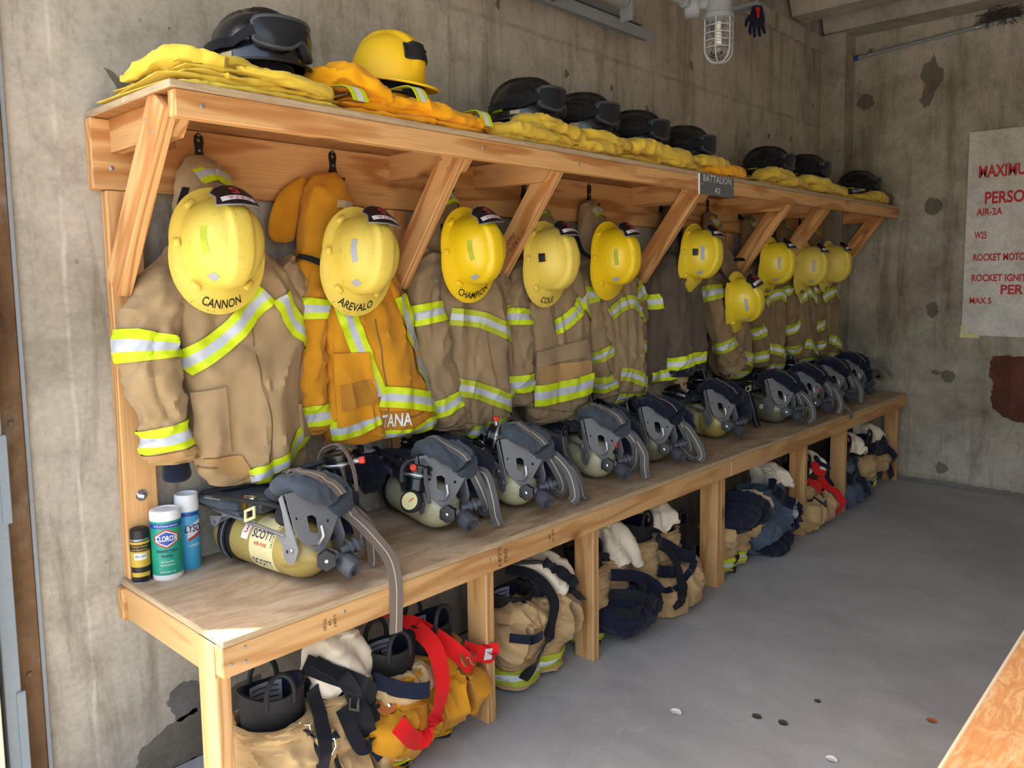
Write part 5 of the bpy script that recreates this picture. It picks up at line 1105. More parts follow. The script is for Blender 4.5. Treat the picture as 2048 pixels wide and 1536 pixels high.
def airpack(label, loc, yaw, k, cyl='cyl', web='web', drum=(-.03, .07, .265), dd=(.15, -.1, 1), gauge=None, label_wrap=False, loops=True, drape=None, red=True, plate_txt=None, tagw=False, mask=True, rdir=(.75, .6, .1)):
    rot = Matrix.Rotation(R(yaw), 3, 'Z'); rn = random.Random(k); J = lambda a=.012: rn.uniform(-a, a)
    t = thing('breathing_apparatus', label, 'air pack', loc, rot, group='breathing apparatus on the bench'); W_ = Matrix.Translation(loc) @ rot.to_4x4()
    mb = MB(); mb.lathe([(.0005, -.222), (.045, -.216), (.066, -.196), (CR_, -.16), (CR_, .115), (.074, .145), (.066, .172), (.05, .194), (.03, .208), (.021, .213), (.021, .222)], 40, M=Matrix.Translation((0, 0, CZ)) @ AX); cy = mb.build('cylinder', MT[cyl], t, ang=50)
    if label_wrap:
        mb = MB(); mb.grid(lambda a, b: cp(-.005 + .105 * b, R(-20 + 180 * a), .0006), 40, 2); mb.build('label', MT['lbl'], cy)
        for tx, th, x, h, w, mm in (('SCOTT', 58, .045, .032, .088, 'inkn'), ('AIR-PAK', 77, .045, .014, .058, 'inkr'), ('SCOTT', 118, .045, .030, .085, 'inkn'), ('AIR-PAK', 12, .04, .012, .05, 'inkr'), ('SCOTT', -6, .04, .026, .08, 'inkn'), ('30 MINUTES', 52, .092, .008, .0, 'ink')):
            mb = MB()
            if w: letter(mb, tx, lambda a, b: cp(x + a, R(th) - b / CR_, .0012), h, width=w, bold=.015)
            else: letter(mb, tx, lambda a, b: cp(x + b, R(th) + a / CR_, .0012), h * 1.4, width=.07)
            mb.build('lettering', MT[mm], cy, smooth=False)
        mb = MB(); mb.grid(lambda a, b: cp(-.045 + .03 * b, R(35 + 40 * a), .0006), 10, 2); mb.build('round_label', MT['paper'], cy)
        mb = MB(); letter(mb, '3', lambda a, b: cp(-.03 + a, R(55) - b / CR_, .0012), .03, width=.014); mb.build('lettering', MT['inkr'], cy, smooth=False)
    else:
        mb = MB(); mb.grid(lambda a, b: cp(.1 + .03 * b, R(70 + 18 * a), .0007), 6, 2); mb.build('label', MT['paper' if k % 2 else 'lbl'], cy)
    # cylinder band
    mb = MB(); mb.lathe([(CR_ + .001, -.028), (CR_ + .004, -.027), (CR_ + .004, .027), (CR_ + .001, .028)], 40, M=Matrix.Translation((-.125, 0, CZ)) @ AX, caps=False); bd_ = mb.build('cylinder_band', MT['blk'], t)
    mb = MB(); mb.ribbon([cp(-.125, R(40 + 5 * i), .007) for i in range(20)], .022, .003, side=(1, 0, 0), stripe=1); mb.build('band_webbing', [MT['navy'], MT['stitch']], bd_)
    mb = MB(); mb.box(cp(-.125, R(28), .012), (.05, .03, .03), ch=.006, M=Matrix.Rotation(R(28), 3, 'X')); mb.box(cp(-.15, R(24), .02), (.008, .012, .022), m=1); mb.build('band_buckle', [MT['blk'], MT['lbl']], bd_, ang=30)
    # valve
    mb = MB(); mb.lathe([(.017, .215), (.017, .24), (.022, .24), (.022, .252), (.012, .255)], 20, M=Matrix.Translation((0, 0, CZ)) @ AX); mb.box((.25, 0, CZ), (.034, .04, .036), ch=.008); va = mb.build('valve', MT['steel'], t, ang=40)
    mb = knob(Vector((.262, -.026, CZ + .004)), (.75, -.65, .1), .028, .032); mb.build('hand_wheel', MT['blk'], va)
    mb = MB(); mb.lathe([(.0045, 0), (.0045, .004), (.001, .005)], 12, M=Matrix.Translation(Vector((.262, -.026, CZ + .004)) + Vector((.75, -.65, .1)).normalized() * .013) @ Vector((.75, -.65, .1)).to_track_quat('Z', 'Y').to_matrix().to_4x4()); mb.build('wheel_nut', MT['chrome'], va)
    d_ = Vector((.8, .15, -.35)); Mx = Matrix.Translation((.268, .022, CZ - .012)) @ d_.to_track_quat('Z', 'Y').to_matrix().to_4x4()
    mb = MB(); mb.lathe([(.016, -.02), (.02, -.005), (.026, .006), (.029, .02), (.028, .045), (.018, .047), (.016, .036), (.0005, .034)], 20, M=Mx); mb.build('rubber_guard', MT['gasket'], va, ang=40)
    d_ = Vector((.35, .9, .25)); Mx = Matrix.Translation((.26, .035, CZ + .012)) @ d_.to_track_quat('Z', 'Y').to_matrix().to_4x4()
    mb = MB(); mb.lathe([(.012, -.01), (.012, .012), (.02, .013), (.02, .02), (.014, .021), (.014, .027), (.021, .028), (.021, .036), (.013, .037), (.011, .052), (.0005, .054)], 18, M=Mx); mb.build('coupling', MT['gasket'], va, ang=30)
    mb = MB(); mb.tube([(.215, -.012, CZ + .03), (.235, -.01, CZ + .06), (.225, -.008, CZ + .085)], .006, 8); mb.build('valve_stem', MT['steel'], va)
    # back frame: tray, rods, bent end plate with slots
    mb = MB(); mb.box((-.14, 0, CZ + CR_ + .014), (.20, .17, .020), ch=.008, M=Matrix.Rotation(R(3), 3, 'Y')); mb.box((-.145, -.06, CZ + CR_ + .012), (.12, .02, .03)); mb.build('back_tray', MT['gasket'], t, ang=40)
    mb = MB(); c = Cl([(-.255, 0, CZ + CR_ + .028, .085, .012), (-.2, 0, CZ + CR_ + .033, .10, .016), (-.10, 0, CZ + CR_ + .033, .10, .017), (-.04, 0, CZ + CR_ + .032, .08, .013)], mode='t', front=(0, 0, 1), wid=(0, 1, 0), amp=.006, sc=(14, 14, 12), seed=k, pw=.6, n=24); c.mesh(mb, 36); mb.build('back_pad', MT['greyc' if web == 'web' else 'navy'], t)
    for sg in (-1, 1):
        mb = MB(); mb.tube([(-.17, sg * .075, CZ + CR_ + .006), (.165, sg * .081, CZ + .065)], .0055, 8); mb.build('frame_rod', MT['steel'], t)
        # side bracket
        mb = MB(); mb.plate([(-.13, .06), (-.02, .075), (.0, .095), (-.03, .10), (-.06, .085), (-.085, .045), (-.105, .03), (-.125, .035)], .003, [[(-.105 + .005 * math.cos(i), .045 + .005 * math.sin(i)) for i in (0, 1.05, 2.1, 3.14, 4.19, 5.24)]], M=Matrix(((1, 0, 0, -.055), (0, 0, -1, sg * .078), (0, 1, 0, CZ), (0, 0, 0, 1)))); mb.build('side_bracket', MT['alu'], t, smooth=False)
        # cheek of the end frame
        mb = MB(); mb.plate([(.155, .172), (.185, .10), (.215, .035), (.20, .0), (.178, -.012), (.155, .0), (.148, .035), (.135, .048), (.128, .058), (.145, .07), (.165, .075), (.152, .13), (.14, .16)], .003, [[(.168 + .006 * math.cos(i * PI / 4), .022 + .006 * math.sin(i * PI / 4)) for i in range(8)]], M=Matrix(((1, 0, 0, 0), (0, 0, -1, sg * .077), (0, 1, 0, CZ), (0, 0, 0, 1)))); mb.build('frame_cheek', MT['alu'], t, smooth=False)
        mb = MB(); mb.lathe([(.007, -.003), (.007, .003), (.003, .005)], 10, M=Matrix.Translation((.19, sg * .080, CZ + .03)) @ Matrix.Rotation(R(90 * sg), 4, 'X').inverted()); mb.build('rivet', MT['steel'], t)
    a0, a1 = Vector((.155, .005, CZ + .172)), Vector((.226, .005, CZ + .018)); ex = (a1 - a0).normalized(); L = (a1 - a0).length; nx = Vector((0, 1, 0)).cross(ex); nx = nx if nx.z > 0 else -nx
    Mx = Matrix.Translation(a0) @ Matrix((ex, Vector((0, 1, 0)), nx)).transposed().to_4x4()
    circ = lambda x, y, r: [(x + r * math.cos(2 * PI * i / 10), y + r * math.sin(2 * PI * i / 10)) for i in range(10)]
    mb = MB(); mb.plate([(0, -.074), (.10, -.078), (L * .75, -.07), (L, -.036), (L, -.010), (L * .86, .02), (.075, .085), (.02, .09), (0, .07)], .003, [[(.072, -.03), (.112, -.036), (.122, -.022), (.122, -.008), (.082, -.002), (.072, -.012)], circ(.07, -.062, .004), circ(.10, .03, .005), circ(.07, .06, .004), [(L - .022, -.045), (L - .018, -.048), (L - .014, -.022), (L - .018, -.020)]], M=Mx); ep = mb.build('end_plate', MT['alu'], t, smooth=False)
    if plate_txt:
        mb = MB(); letter(mb, plate_txt, lambda a, b: Mx @ Vector((.12 - b, .045 + a * .6, .0024)), .035, width=.045); mb.build('lettering', MT['inkr'], ep, smooth=False)
    # wheel-like spring guide seen under the end plate and pressure reducer
    mb = MB(); mb.lathe([(.026, -.012), (.03, -.006), (.03, .006), (.026, .012), (.012, .014), (.0005, .014)], 22, M=Matrix.Translation((.125, -.045, CZ + .105)) @ Matrix.Rotation(R(35), 4, 'Y') @ Matrix.Rotation(R(25), 4, 'X')); mb.lathe([(.009, -.03), (.009, .022)], 8, M=Matrix.Translation((.125, -.045, CZ + .105)) @ Matrix.Rotation(R(35), 4, 'Y') @ Matrix.Rotation(R(25), 4, 'X')); mb.build('strap_reel', MT['rub'], t)
    mb = MB(); mb.box((-.02, -.03, CZ + CR_ + .038), (.10, .06, .04), ch=.006); mb.lathe([(.017, 0), (.017, .008), (.009, .009)], 18, m=1, M=Matrix.Translation((-.04, -.061, CZ + CR_ + .04)) @ Matrix.Rotation(R(90), 4, 'X')); mb.build('pressure_reducer', [MT['gasket'], MT['brass']], t, ang=40)
    mb = MB(); mb.tube([(-.18, -.09, CZ + CR_ + .04), (-.10, -.088, CZ + CR_ + .045)], .008, 10); mb.tube([(-.10, -.088, CZ + CR_ + .045), (-.05, -.07, CZ + CR_ + .05)], .005, 8); mb.build('hose_fitting', MT['steel'], t)
    # shoulder pad folded over the end plate
    mb = MB(); s1 = 1 if k % 3 else -1
    c = Cl([(-.06, .05, CZ + .105, .03, .012), (.0, .03, CZ + .13, .042, .02), (.07, .01, CZ + .17, .052, .026), (.125, .005, CZ + .188, .054, .022), (.165, .03, CZ + .176, .050, .02), (.185, .075, CZ + .145, .044, .02), (.18, .10, CZ + .09, .034, .014)], mode='t', front=(0, 0, 1), wid=(0, 1, 0), amp=.015, sc=(15, 15, 15), seed=k + 3, pw=.75, n=40, rg=1.1); c.mesh(mb, 32, 50); mb.build('shoulder_pad', MT['greyc' if k < 5 else 'navy'], t)
    mb = MB(); mb.ribbon([c.pt(PI / 2, v / 24, .004) for v in range(2, 23)], .03, .0025, side=(0, 1, .1), stripe=1); mb.build('shoulder_strap', [MT[web if k < 5 else 'navy'], MT['stitch']], t)
    # loose webbing loops on the far side
    if loops:
        P = [(.10, .06, CZ + .165), (.16, .085, CZ + .14), (.20, .12, CZ + .07), (.20, .15, CZ - .01), (.16, .165, CZ - .05), (.12, .16, CZ - .03), (.11, .14, CZ + .03), (.14, .125, CZ + .08), (.19, .14, CZ + .09), (.23, .16, CZ + .03), (.24, .17, CZ - .04), (.235, .165, CZ - .075)]
        P = [(a + J(), b + J(), max(.004, c_ + J())) for a, b, c_ in P]
        mb = MB(); facer(mb, cr(P, 60), .036); mb.build('loose_strap', [MT[web], MT['stitch']], t)
        P = [(.06, .07, CZ + .16), (.10, .12, CZ + .12), (.09, .16, CZ + .02), (.02, .17, CZ - .03), (-.04, .14, CZ + .02), (-.05, .10, CZ + .1)]
        mb = MB(); facer(mb, cr([(a + J(), b + J(), c_ + J()) for a, b, c_ in P], 40), .036); mb.build('waist_strap', [MT[web if k % 2 else 'navy'], MT['stitch']], t)
        mb = MB(); mb.plate([(-.022, -.017), (.022, -.017), (.022, .017), (-.022, .017)], .004, [[(-.014, -.010), (.014, -.010), (.014, .010), (-.014, .010)]], M=Matrix.Translation((.02 + J(), -.085, CZ + .10)) @ Matrix.Rotation(R(70), 4, 'X') @ Matrix.Rotation(R(25), 4, 'Z')); mb.build('buckle', MT['lbl' if k % 2 else 'chrome'], t, smooth=False)
    if drape:
        mb = MB(); mb.ribbon(cr(drape, 40), .04, .0028, side=[(1, 0, 0)] * 40 if False else (.9, -.1, .1), stripe=1); wparent(mb.build('hanging_strap', [MT[web], MT['stitch']]), t, W_)
    # mask regulator drum with red bypass knob, hoses
    dr = Vector(drum); dv = Vector(dd).normalized(); Mx = Matrix.Translation(dr) @ dv.to_track_quat('Z', 'Y').to_matrix().to_4x4()
    mb = MB(); mb.lathe([(.03, -.045), (.036, -.04), (.036, -.005), (.043, -.002), (.043, .018), (.039, .02), (.039, .026), (.043, .028), (.043, .036), (.034, .042), (.030, .042), (.028, .036), (.0005, .036)], 32, M=Mx); du = mb.build('regulator', MT['blkg'], t, ang=30)
    mb = MB(); mb.lathe([(.0432, .004), (.044, .005), (.044, .011), (.0432, .012)], 32, M=Mx, caps=False); mb.build('clamp_ring', MT['steel'], du)
    if red:
        sd_ = Vector(rdir).normalized(); p = dr + dv * .005 + sd_ * .046; q = sd_.to_track_quat('Z', 'Y').to_matrix().to_4x4()
        mb = MB(); mb.lathe([(.008, -.006), (.008, .008), (.006, .012)], 14, M=Matrix.Translation(p) @ q); mb.build('knob_stem', MT['steel'], du)
        mb = knob(p + sd_ * .02, sd_, .011, .018, 8); mb.build('bypass_knob', MT['redp'], du)
    mb = MB(); mb.tube(cr([tuple(dr + dv * .01 + Vector((-.035, -.02, 0))), tuple(dr.lerp(Vector((-.20, -.08, CZ + .125)), .35) + Vector((0, 0, .01))), tuple(dr.lerp(Vector((-.20, -.08, CZ + .125)), .75)), (-.20, -.08, CZ + .125), (-.235, -.05, CZ + .105)], 34), .0085, 10); mb.build('air_hose', MT['rub'], t)
    if mask:
        mb = MB(); mb.tube(cr([tuple(dr + Vector((.02, .03, -.03))), (-.02, .14, CZ + .15 + J()), (-.12, .17, CZ + .07), (-.2, .12, CZ + .05), (-.22, .04, CZ + .10)], 34), .009, 10); mb.build('air_hose', MT['rub'], t)
        mb = MB(); c = Cl([(-.24, .08, CZ + .04, .05, .05), (-.18, .12, CZ + .09, .085, .07), (-.10, .15, CZ + .10, .085, .07), (.0, .165, CZ + .10, .07, .065), (.09, .165, CZ + .08, .055, .06), (.14, .16, CZ + .0, .04, .05)], mode='t', front=(0, 0, 1), wid=(0, 1, 0), amp=.018, sc=(12, 12, 12), seed=k * 1.7, n=30, rg=1.0, gv=.01); c.mesh(mb, 32); mb.build('harness_bundle', MT['navy'], t)
    mb = MB(); mb.ribbon(cr([tuple(dr + Vector((-.05, -.03, -.05))), tuple(dr + Vector((-.045, -.03, .03))), tuple(dr + dv * .055 + Vector((-.015, 0, .004))), tuple(dr + dv * .055 + Vector((.03, 0, -.003))), tuple(dr + Vector((.058, .0, .0))), tuple(dr + Vector((.06, .01, -.07)))], 30), .012, .003, side=(0, 1, 0)); mb.build('retainer_strap', MT[web], t)
    # belts thrown across the pack, spare hoses and a second buckle
    zt = CZ + CR_
    mb = MB()
    if k not in (1, 2, 6): facer(mb, cr([(-.10, .12, CZ + .06), (-.06, .06, zt + .05 + J()), (-.02, -.02, zt + .06), (.01, -.08, CZ + .09), (.05 + J(), -.10, CZ + .05), (.10, -.115, CZ + .0), (.15, -.14, CZ - .05), (.2, -.16, .006)], 36), .034, (.4, -.6, .7))
    if mb.v: mb.build('belt', [MT['navy' if k % 2 else web], MT['stitch']], t)
    mb = MB(); mb.tube(cr([(-.2, -.03, zt + .02), (-.12, -.1, zt + .07 + J()), (.0, -.09, zt + .06), (.09, -.05, zt + .05), (.14, .03, CZ + .07), (.2, .05, CZ + .03)], 34), .0065, 8); mb.build('air_hose', MT['rub'], t)
    mb = MB(); mb.tube(cr([(.05, .09, CZ + .12), (-.03, .13, zt + .08 + J()), (-.12, .09, zt + .1 + J()), (-.2, .02, zt + .04)], 30), .008, 8); mb.build('air_hose', MT['rub'], t)
    mb = MB(); mb.box((-.005, -.06, zt + .055), (.045, .03, .016), ch=.004, M=Matrix.Rotation(R(-40), 3, 'X')); mb.build('belt_buckle', MT['chrome' if k % 2 else 'blk'], t)
    if k in (2, 3, 5, 7):
        mb = MB(); c = Cl([(-.26, -.08, CZ + .02, .05, .05), (-.20, -.12, CZ + .08, .06, .06), (-.13, -.13, CZ + .09, .055, .05), (-.07, -.125, CZ + .04, .035, .04)], mode='t', front=(0, 0, 1), wid=(0, 1, 0), amp=.016, sc=(13, 13, 13), seed=k * 2.9, n=28, rg=1.0, gv=.01); c.mesh(mb, 32); mb.build('harness_bundle', MT['navy'], t)
        mb = MB(); mb.grid(lambda a, b: c.pt(R(60 + 40 * a), .35 + .3 * b, .004), 8, 8); mb.build('white_tag', MT['paper'], t)
        mb = MB(); mb.tube(cr([(-.22, -.14, CZ + .1), (-.2, -.16, CZ + .17), (-.15, -.15, CZ + .18), (-.13, -.14, CZ + .12)], 20), .009, 8); mb.build('mask_loop', MT['rub'], t)
    if gauge:
        p = Vector(gauge); d_ = Vector((.55, -.75, .35)).normalized(); Mx = Matrix.Translation(p) @ d_.to_track_quat('Z', 'Y').to_matrix().to_4x4()
        mb = MB(); mb.lathe([(.02, -.02), (.034, -.012), (.036, .006), (.030, .012), (.027, .012)], 24, M=Mx); ga = mb.build('gauge', MT['rub'], t)
        mb = MB(); mb.lathe([(.027, .0125), (.0005, .0126)], 24, M=Mx, caps=False); mb.build('dial', MT['lbl'], ga)
        mb = MB(); mb.box(Mx @ Vector((.006, .004, .0135)), (.02, .0025, .001), ch=.0002, M=Mx.to_3x3() @ Matrix.Rotation(.7, 3, 'Z')); mb.build('needle', MT['inkr'], ga)
        mb = MB(); mb.tube(cr([tuple(p - d_ * .015), (p.x - .05, p.y + .0, p.z + .03), (-.09, -.06, CZ + .11)], 18), .007, 8); mb.build('gauge_hose', MT['rub'], ga)
    if tagw:
        mb = MB(); mb.box((-.04, -.075, CZ + .135), (.075, .003, .045), ch=.0005, M=Matrix.Rotation(R(-35), 3, 'X')); tg = mb.build('paper_tag', MT['paper'], t)
        mb = MB(); letter(mb, '57 SC', lambda a, b: Vector((-.04 + a, -.0775, CZ + .135)) + (Matrix.Rotation(R(-35), 3, 'X') @ Vector((0, 0, b))), .03, width=.06, bold=.01); mb.build('lettering', MT['ink'], tg, smooth=False)
    return t
def vend(x, y, yaw):   # place so that the valve end stands at (x, y)
    a = R(yaw); return (x - .24 * math.cos(a), y - .24 * math.sin(a), ZB + .0045)
airpack('air pack with labelled yellow cylinder, nearest the spray cans', vend(.345, -.50, -84), -84, 1, 'cyl', 'web', drum=(.115, .15, .283), dd=(-.05, -.12, 1), label_wrap=True,
        drape=[(.43, -.38, .80), (.46, -.46, .76), (.485, -.53, .70), (.49, -.575, .66), (.492, -.592, .60), (.49, -.594, .53), (.487, -.592, .46)])
airpack('air pack with pale cylinder and a round pressure gauge, second along', vend(.83, -.45, -104), -104, 2, 'cylp', 'webg', drum=(.165, -.08, .185), dd=(-.15, .25, .9), gauge=(.20, -.12, .125), rdir=(.6, -.5, .6))
airpack('air pack with its regulator and red knob standing upright, third along', vend(1.17, -.475, -108), -108, 3, 'cylp', 'webg', drum=(.095, -.045, .25), dd=(-.5, -.8, .25), rdir=(.1, -.1, 1))
airpack('air pack with red lettered end plate, fourth along', vend(1.66, -.455, -112), -112, 4, 'cylp', 'webg', drum=(-.12, .1, .25), plate_txt='123',
        drape=[(1.42, -.40, .74), (1.43, -.45, .72), (1.435, -.485, .66), (1.43, -.50, .625), (1.425, -.52, .613)], red=False)
airpack('air pack with dark cylinder and a dangling strap loop, fifth along', vend(2.04, -.47, -112), -112, 5, 'cyld', 'webg', drum=(.0, -.02, .225), dd=(.7, .3, .3), drape=[(2.12, -.40, .80), (2.22, -.44, .76), (2.28, -.49, .68), (2.26, -.52, .625), (2.2, -.50, .63), (2.17, -.46, .68)], red=False)
airpack('air pack with labelled yellow cylinder and white paper tag, sixth along', vend(2.66, -.43, -114), -114, 6, 'cyl', 'webg', drum=(-.14, .1, .26), label_wrap=True, tagw=True, loops=False, red=False)
airpack('air pack with grey cylinder and blue marked drum, seventh along', vend(3.22, -.48, -116), -116, 7, 'cyld', 'webg', drum=(-.03, .05, .215), dd=(.5, -.6, .6), rdir=(.3, .3, .9))
airpack('air pack with a long strap trailing over the bench edge', vend(3.60, -.48, -118), -118, 8, 'cyl', 'webg', drum=(-.12, .1, .26), plate_txt='57', drape=[(3.64, -.36, .85), (3.72, -.44, .78), (3.80, -.53, .68), (3.84, -.58, .625), (3.85, -.594, .58)], red=False)
airpack('air pack second from the end wall', vend(4.02, -.46, -116), -116, 9, 'cyl', 'webg', drum=(-.12, .08, .25), red=False)
airpack('air pack nearest the end wall', vend(4.42, -.44, -112), -112, 10, 'cyld', 'webg', drum=(-.12, .06, .26), red=False, loops=False, drape=[(4.5, -.36, .86), (4.58, -.42, .86), (4.66, -.5, .80), (4.70, -.54, .74)])
# ---------------------------------------------------------------- boots, rolled trousers, hoods under the bench
def boot(label, x, y, yaw=0, h=.36, lbl=True, logo=True, m='rub', txt=None, foot=1, loops=True):
    rot = Matrix.Rotation(R(yaw), 3, 'Z'); t = thing('rubber_boot', label, 'boot', (x, y, 0), rot, group='rubber boots under the bench')
    el = lambda r, z: [(r * .085 * math.cos(2 * PI * i / 36), r * .067 * math.sin(2 * PI * i / 36), z + .010 * math.cos(2 * PI * i / 36 * 2)) for i in range(36)]
    mb = MB(); rows = [(1.0, .04), (.92, .10), (.93, .18), (.97, h * .75), (1.0, h - .012), (1.03, h - .008), (1.03, h), (.93, h), (.90, h - .02), (.86, .20), (.7, .16)]
    vs = [p for r, z in rows for p in el(r, z)]; n = 36
    fs = [(j * n + i, j * n + (i + 1) % n, (j + 1) * n + (i + 1) % n, (j + 1) * n + i) for j in range(len(rows) - 1) for i in range(n)] + [tuple((len(rows) - 1) * n + i for i in range(n))]
    mb.add(vs, fs); mb.m = [0 if q < 7 * n else 1 for q in range(len(fs))]; sh = mb.build('shaft', [MT[m], MT['navy']], t, ang=50)
    # foot and sole, toes towards the wall
    mb = MB(); c = Cl([(0, -.075, .05, .03, .03), (0, -.06, .055, .052, .045), (0, 0, .06, .055, .05), (0, .08, .05, .053, .042), (0, .15, .042, .048, .034), (0, .185, .036, .02, .016)], mode='t', front=(0, 0, 1), wid=(1, 0, 0), amp=.001, n=20, pw=.8); c.mesh(mb, 28); mb.build('foot', MT[m], t)
    mb = MB(); so = [(.05 * math.cos(a) * (1 if abs(math.sin(a)) < .8 else .95), .055 + .135 * math.sin(a)) for a in [2 * PI * i / 28 for i in range(28)]]; mb.plate(so, .024, M=Matrix.Translation((0, 0, .0125))); mb.build('sole', MT['ink'], t, smooth=False)
    for sg in (-1, 1):
        pts = [(-.036, sg * .060, h - .03), (-.035, sg * .064, h + .012), (-.022, sg * .062, h + .042), (0, sg * .058, h + .052), (.022, sg * .062, h + .042), (.035, sg * .064, h + .012), (.036, sg * .060, h - .03)]
        if not loops: continue
        mb = MB(); mb.tube(cr(pts, 26), .007, 8); mb.build('pull_loop', MT[m], t)
    if lbl:
        mb = MB(); mb.grid(lambda a, b: Vector((.076 * math.cos(R(55 + 70 * a)), .0595 * math.sin(R(55 + 70 * a)) - .002, h - .085 + .07 * b)), 12, 3); lb_ = mb.build('inner_label', MT['glabel'], t)
        if txt:
            mb = MB(); letter(mb, txt, lambda a, b: Vector((.074 * math.cos(R(90) - a / .065), .0575 * math.sin(R(90) - a / .065) - .0025, h - .055 + b)), .03, width=.02, bold=.02); mb.build('lettering', MT['ink'], lb_, smooth=False)
        for q in range(4):
            mb = MB(); mb.grid(lambda a, b: Vector((.0745 * math.cos(R(62 + 56 * a)), .058 * math.sin(R(62 + 56 * a)) - .0025, h - .075 + q * .015 + .004 * b)), 8, 1); mb.build('print_line', MT['gasket'], lb_)
    if logo:
        for dx in (-.012, 0, .012):
            mb = MB(); mb.add([Vector((.087 * math.cos(R(-85) + (dx + q) / .07), .0685 * math.sin(R(-85) + (dx + q) / .07), h - .11 + zz)) for q, zz in ((-.003, 0), (.003, 0), (dx * .8, .018))], [(0, 1, 2)]); mb.build('logo_flame', MT['lime'], t, smooth=False)
    return t
def hood(label, x, y, ztop, r=.085, seed=0, lean=0, h=.16):
    t = thing('fire_hood', label, 'hood', (x, y, ztop - h), group='cream hoods draped over the boots')
    c = Cl([(x + lean * .3, y, ztop, .012, .010), (x + lean * .3, y, ztop - .006, r * .5, r * .42), (x + lean * .4, y, ztop - .025, r * .8, r * .7), (x + lean * .6, y - .01, ztop - h * .4, r * 1.0, r * .92), (x + lean, y - .018, ztop - h * .75, r * 1.05, r * 1.0), (x + lean * 1.1, y - .02, ztop - h, r * 1.08, r * 1.04)], amp=.014, sc=(9, 9, 10), seed=seed, fold=.017, fk=5, n=30, gv=.012)
    mb = MB(); c.mesh(mb, 56, 44, caps=False); n0 = len(mb.v)
    mb.grid(lambda a, b: c.pt(a * 2 * PI, 1 - .5 * b, -.006), 56, 12, cu=True)
    hv = lambda p: (p[0], p[1], p[2] + max(0, min(1, (ztop - p[2]) / h)) ** 1.5 * .045 * nz((p[0] - x) * 14, (p[1] - y) * 14, seed) - .012 * abs(nz((p[0] - x) * 22, (p[1] - y) * 22, seed + 3)))
    mb.v = [hv(p) for p in mb.v]; obst(mb); mb.build('hood_cloth', MT['cream'], t, world=True)
    mb = MB(); mb.tube([hv(c.pt(2 * PI * i / 56, .995, .0)) for i in range(57)], .0035, 6); mb.build('hem', MT['cream'], t, world=True)
    return t
G_V, G_F = [], []
def obst(mb):
    o = len(G_V); G_V.extend(mb.v); G_F.extend([tuple(i + o for i in f) for f in mb.f])
def lay_on(path, w, side, off=.008):
    # let webbing rest on whatever lies under it
    bv = BVHTree.FromPolygons([Vector(v) for v in G_V], G_F); d = Vector((-.25, -.85, .46)).normalized(); P = [Vector(p) for p in path]; n = len(P); push = []
    for i, p in enumerate(P):
        T = (P[min(i + 1, n - 1)] - P[max(i - 1, 0)]).normalized(); sd_ = Vector(side); sd_ = (sd_ - T * sd_.dot(T)).normalized(); m_ = 0
        for c_ in (-.5, -.25, 0, .25, .5):
            q = p + sd_ * (w * c_); h = bv.ray_cast(q + d * .12, -d, .14)
            if h[0] is not None: m_ = max(m_, (h[0] - q).dot(d) + off)
        push.append(m_)
    for _ in range(3): push = [max(push[i], (push[max(i - 1, 0)] + push[i] + push[min(i + 1, n - 1)]) / 3) for i in range(n)]
    return [p + d * k for p, k in zip(P, push)]
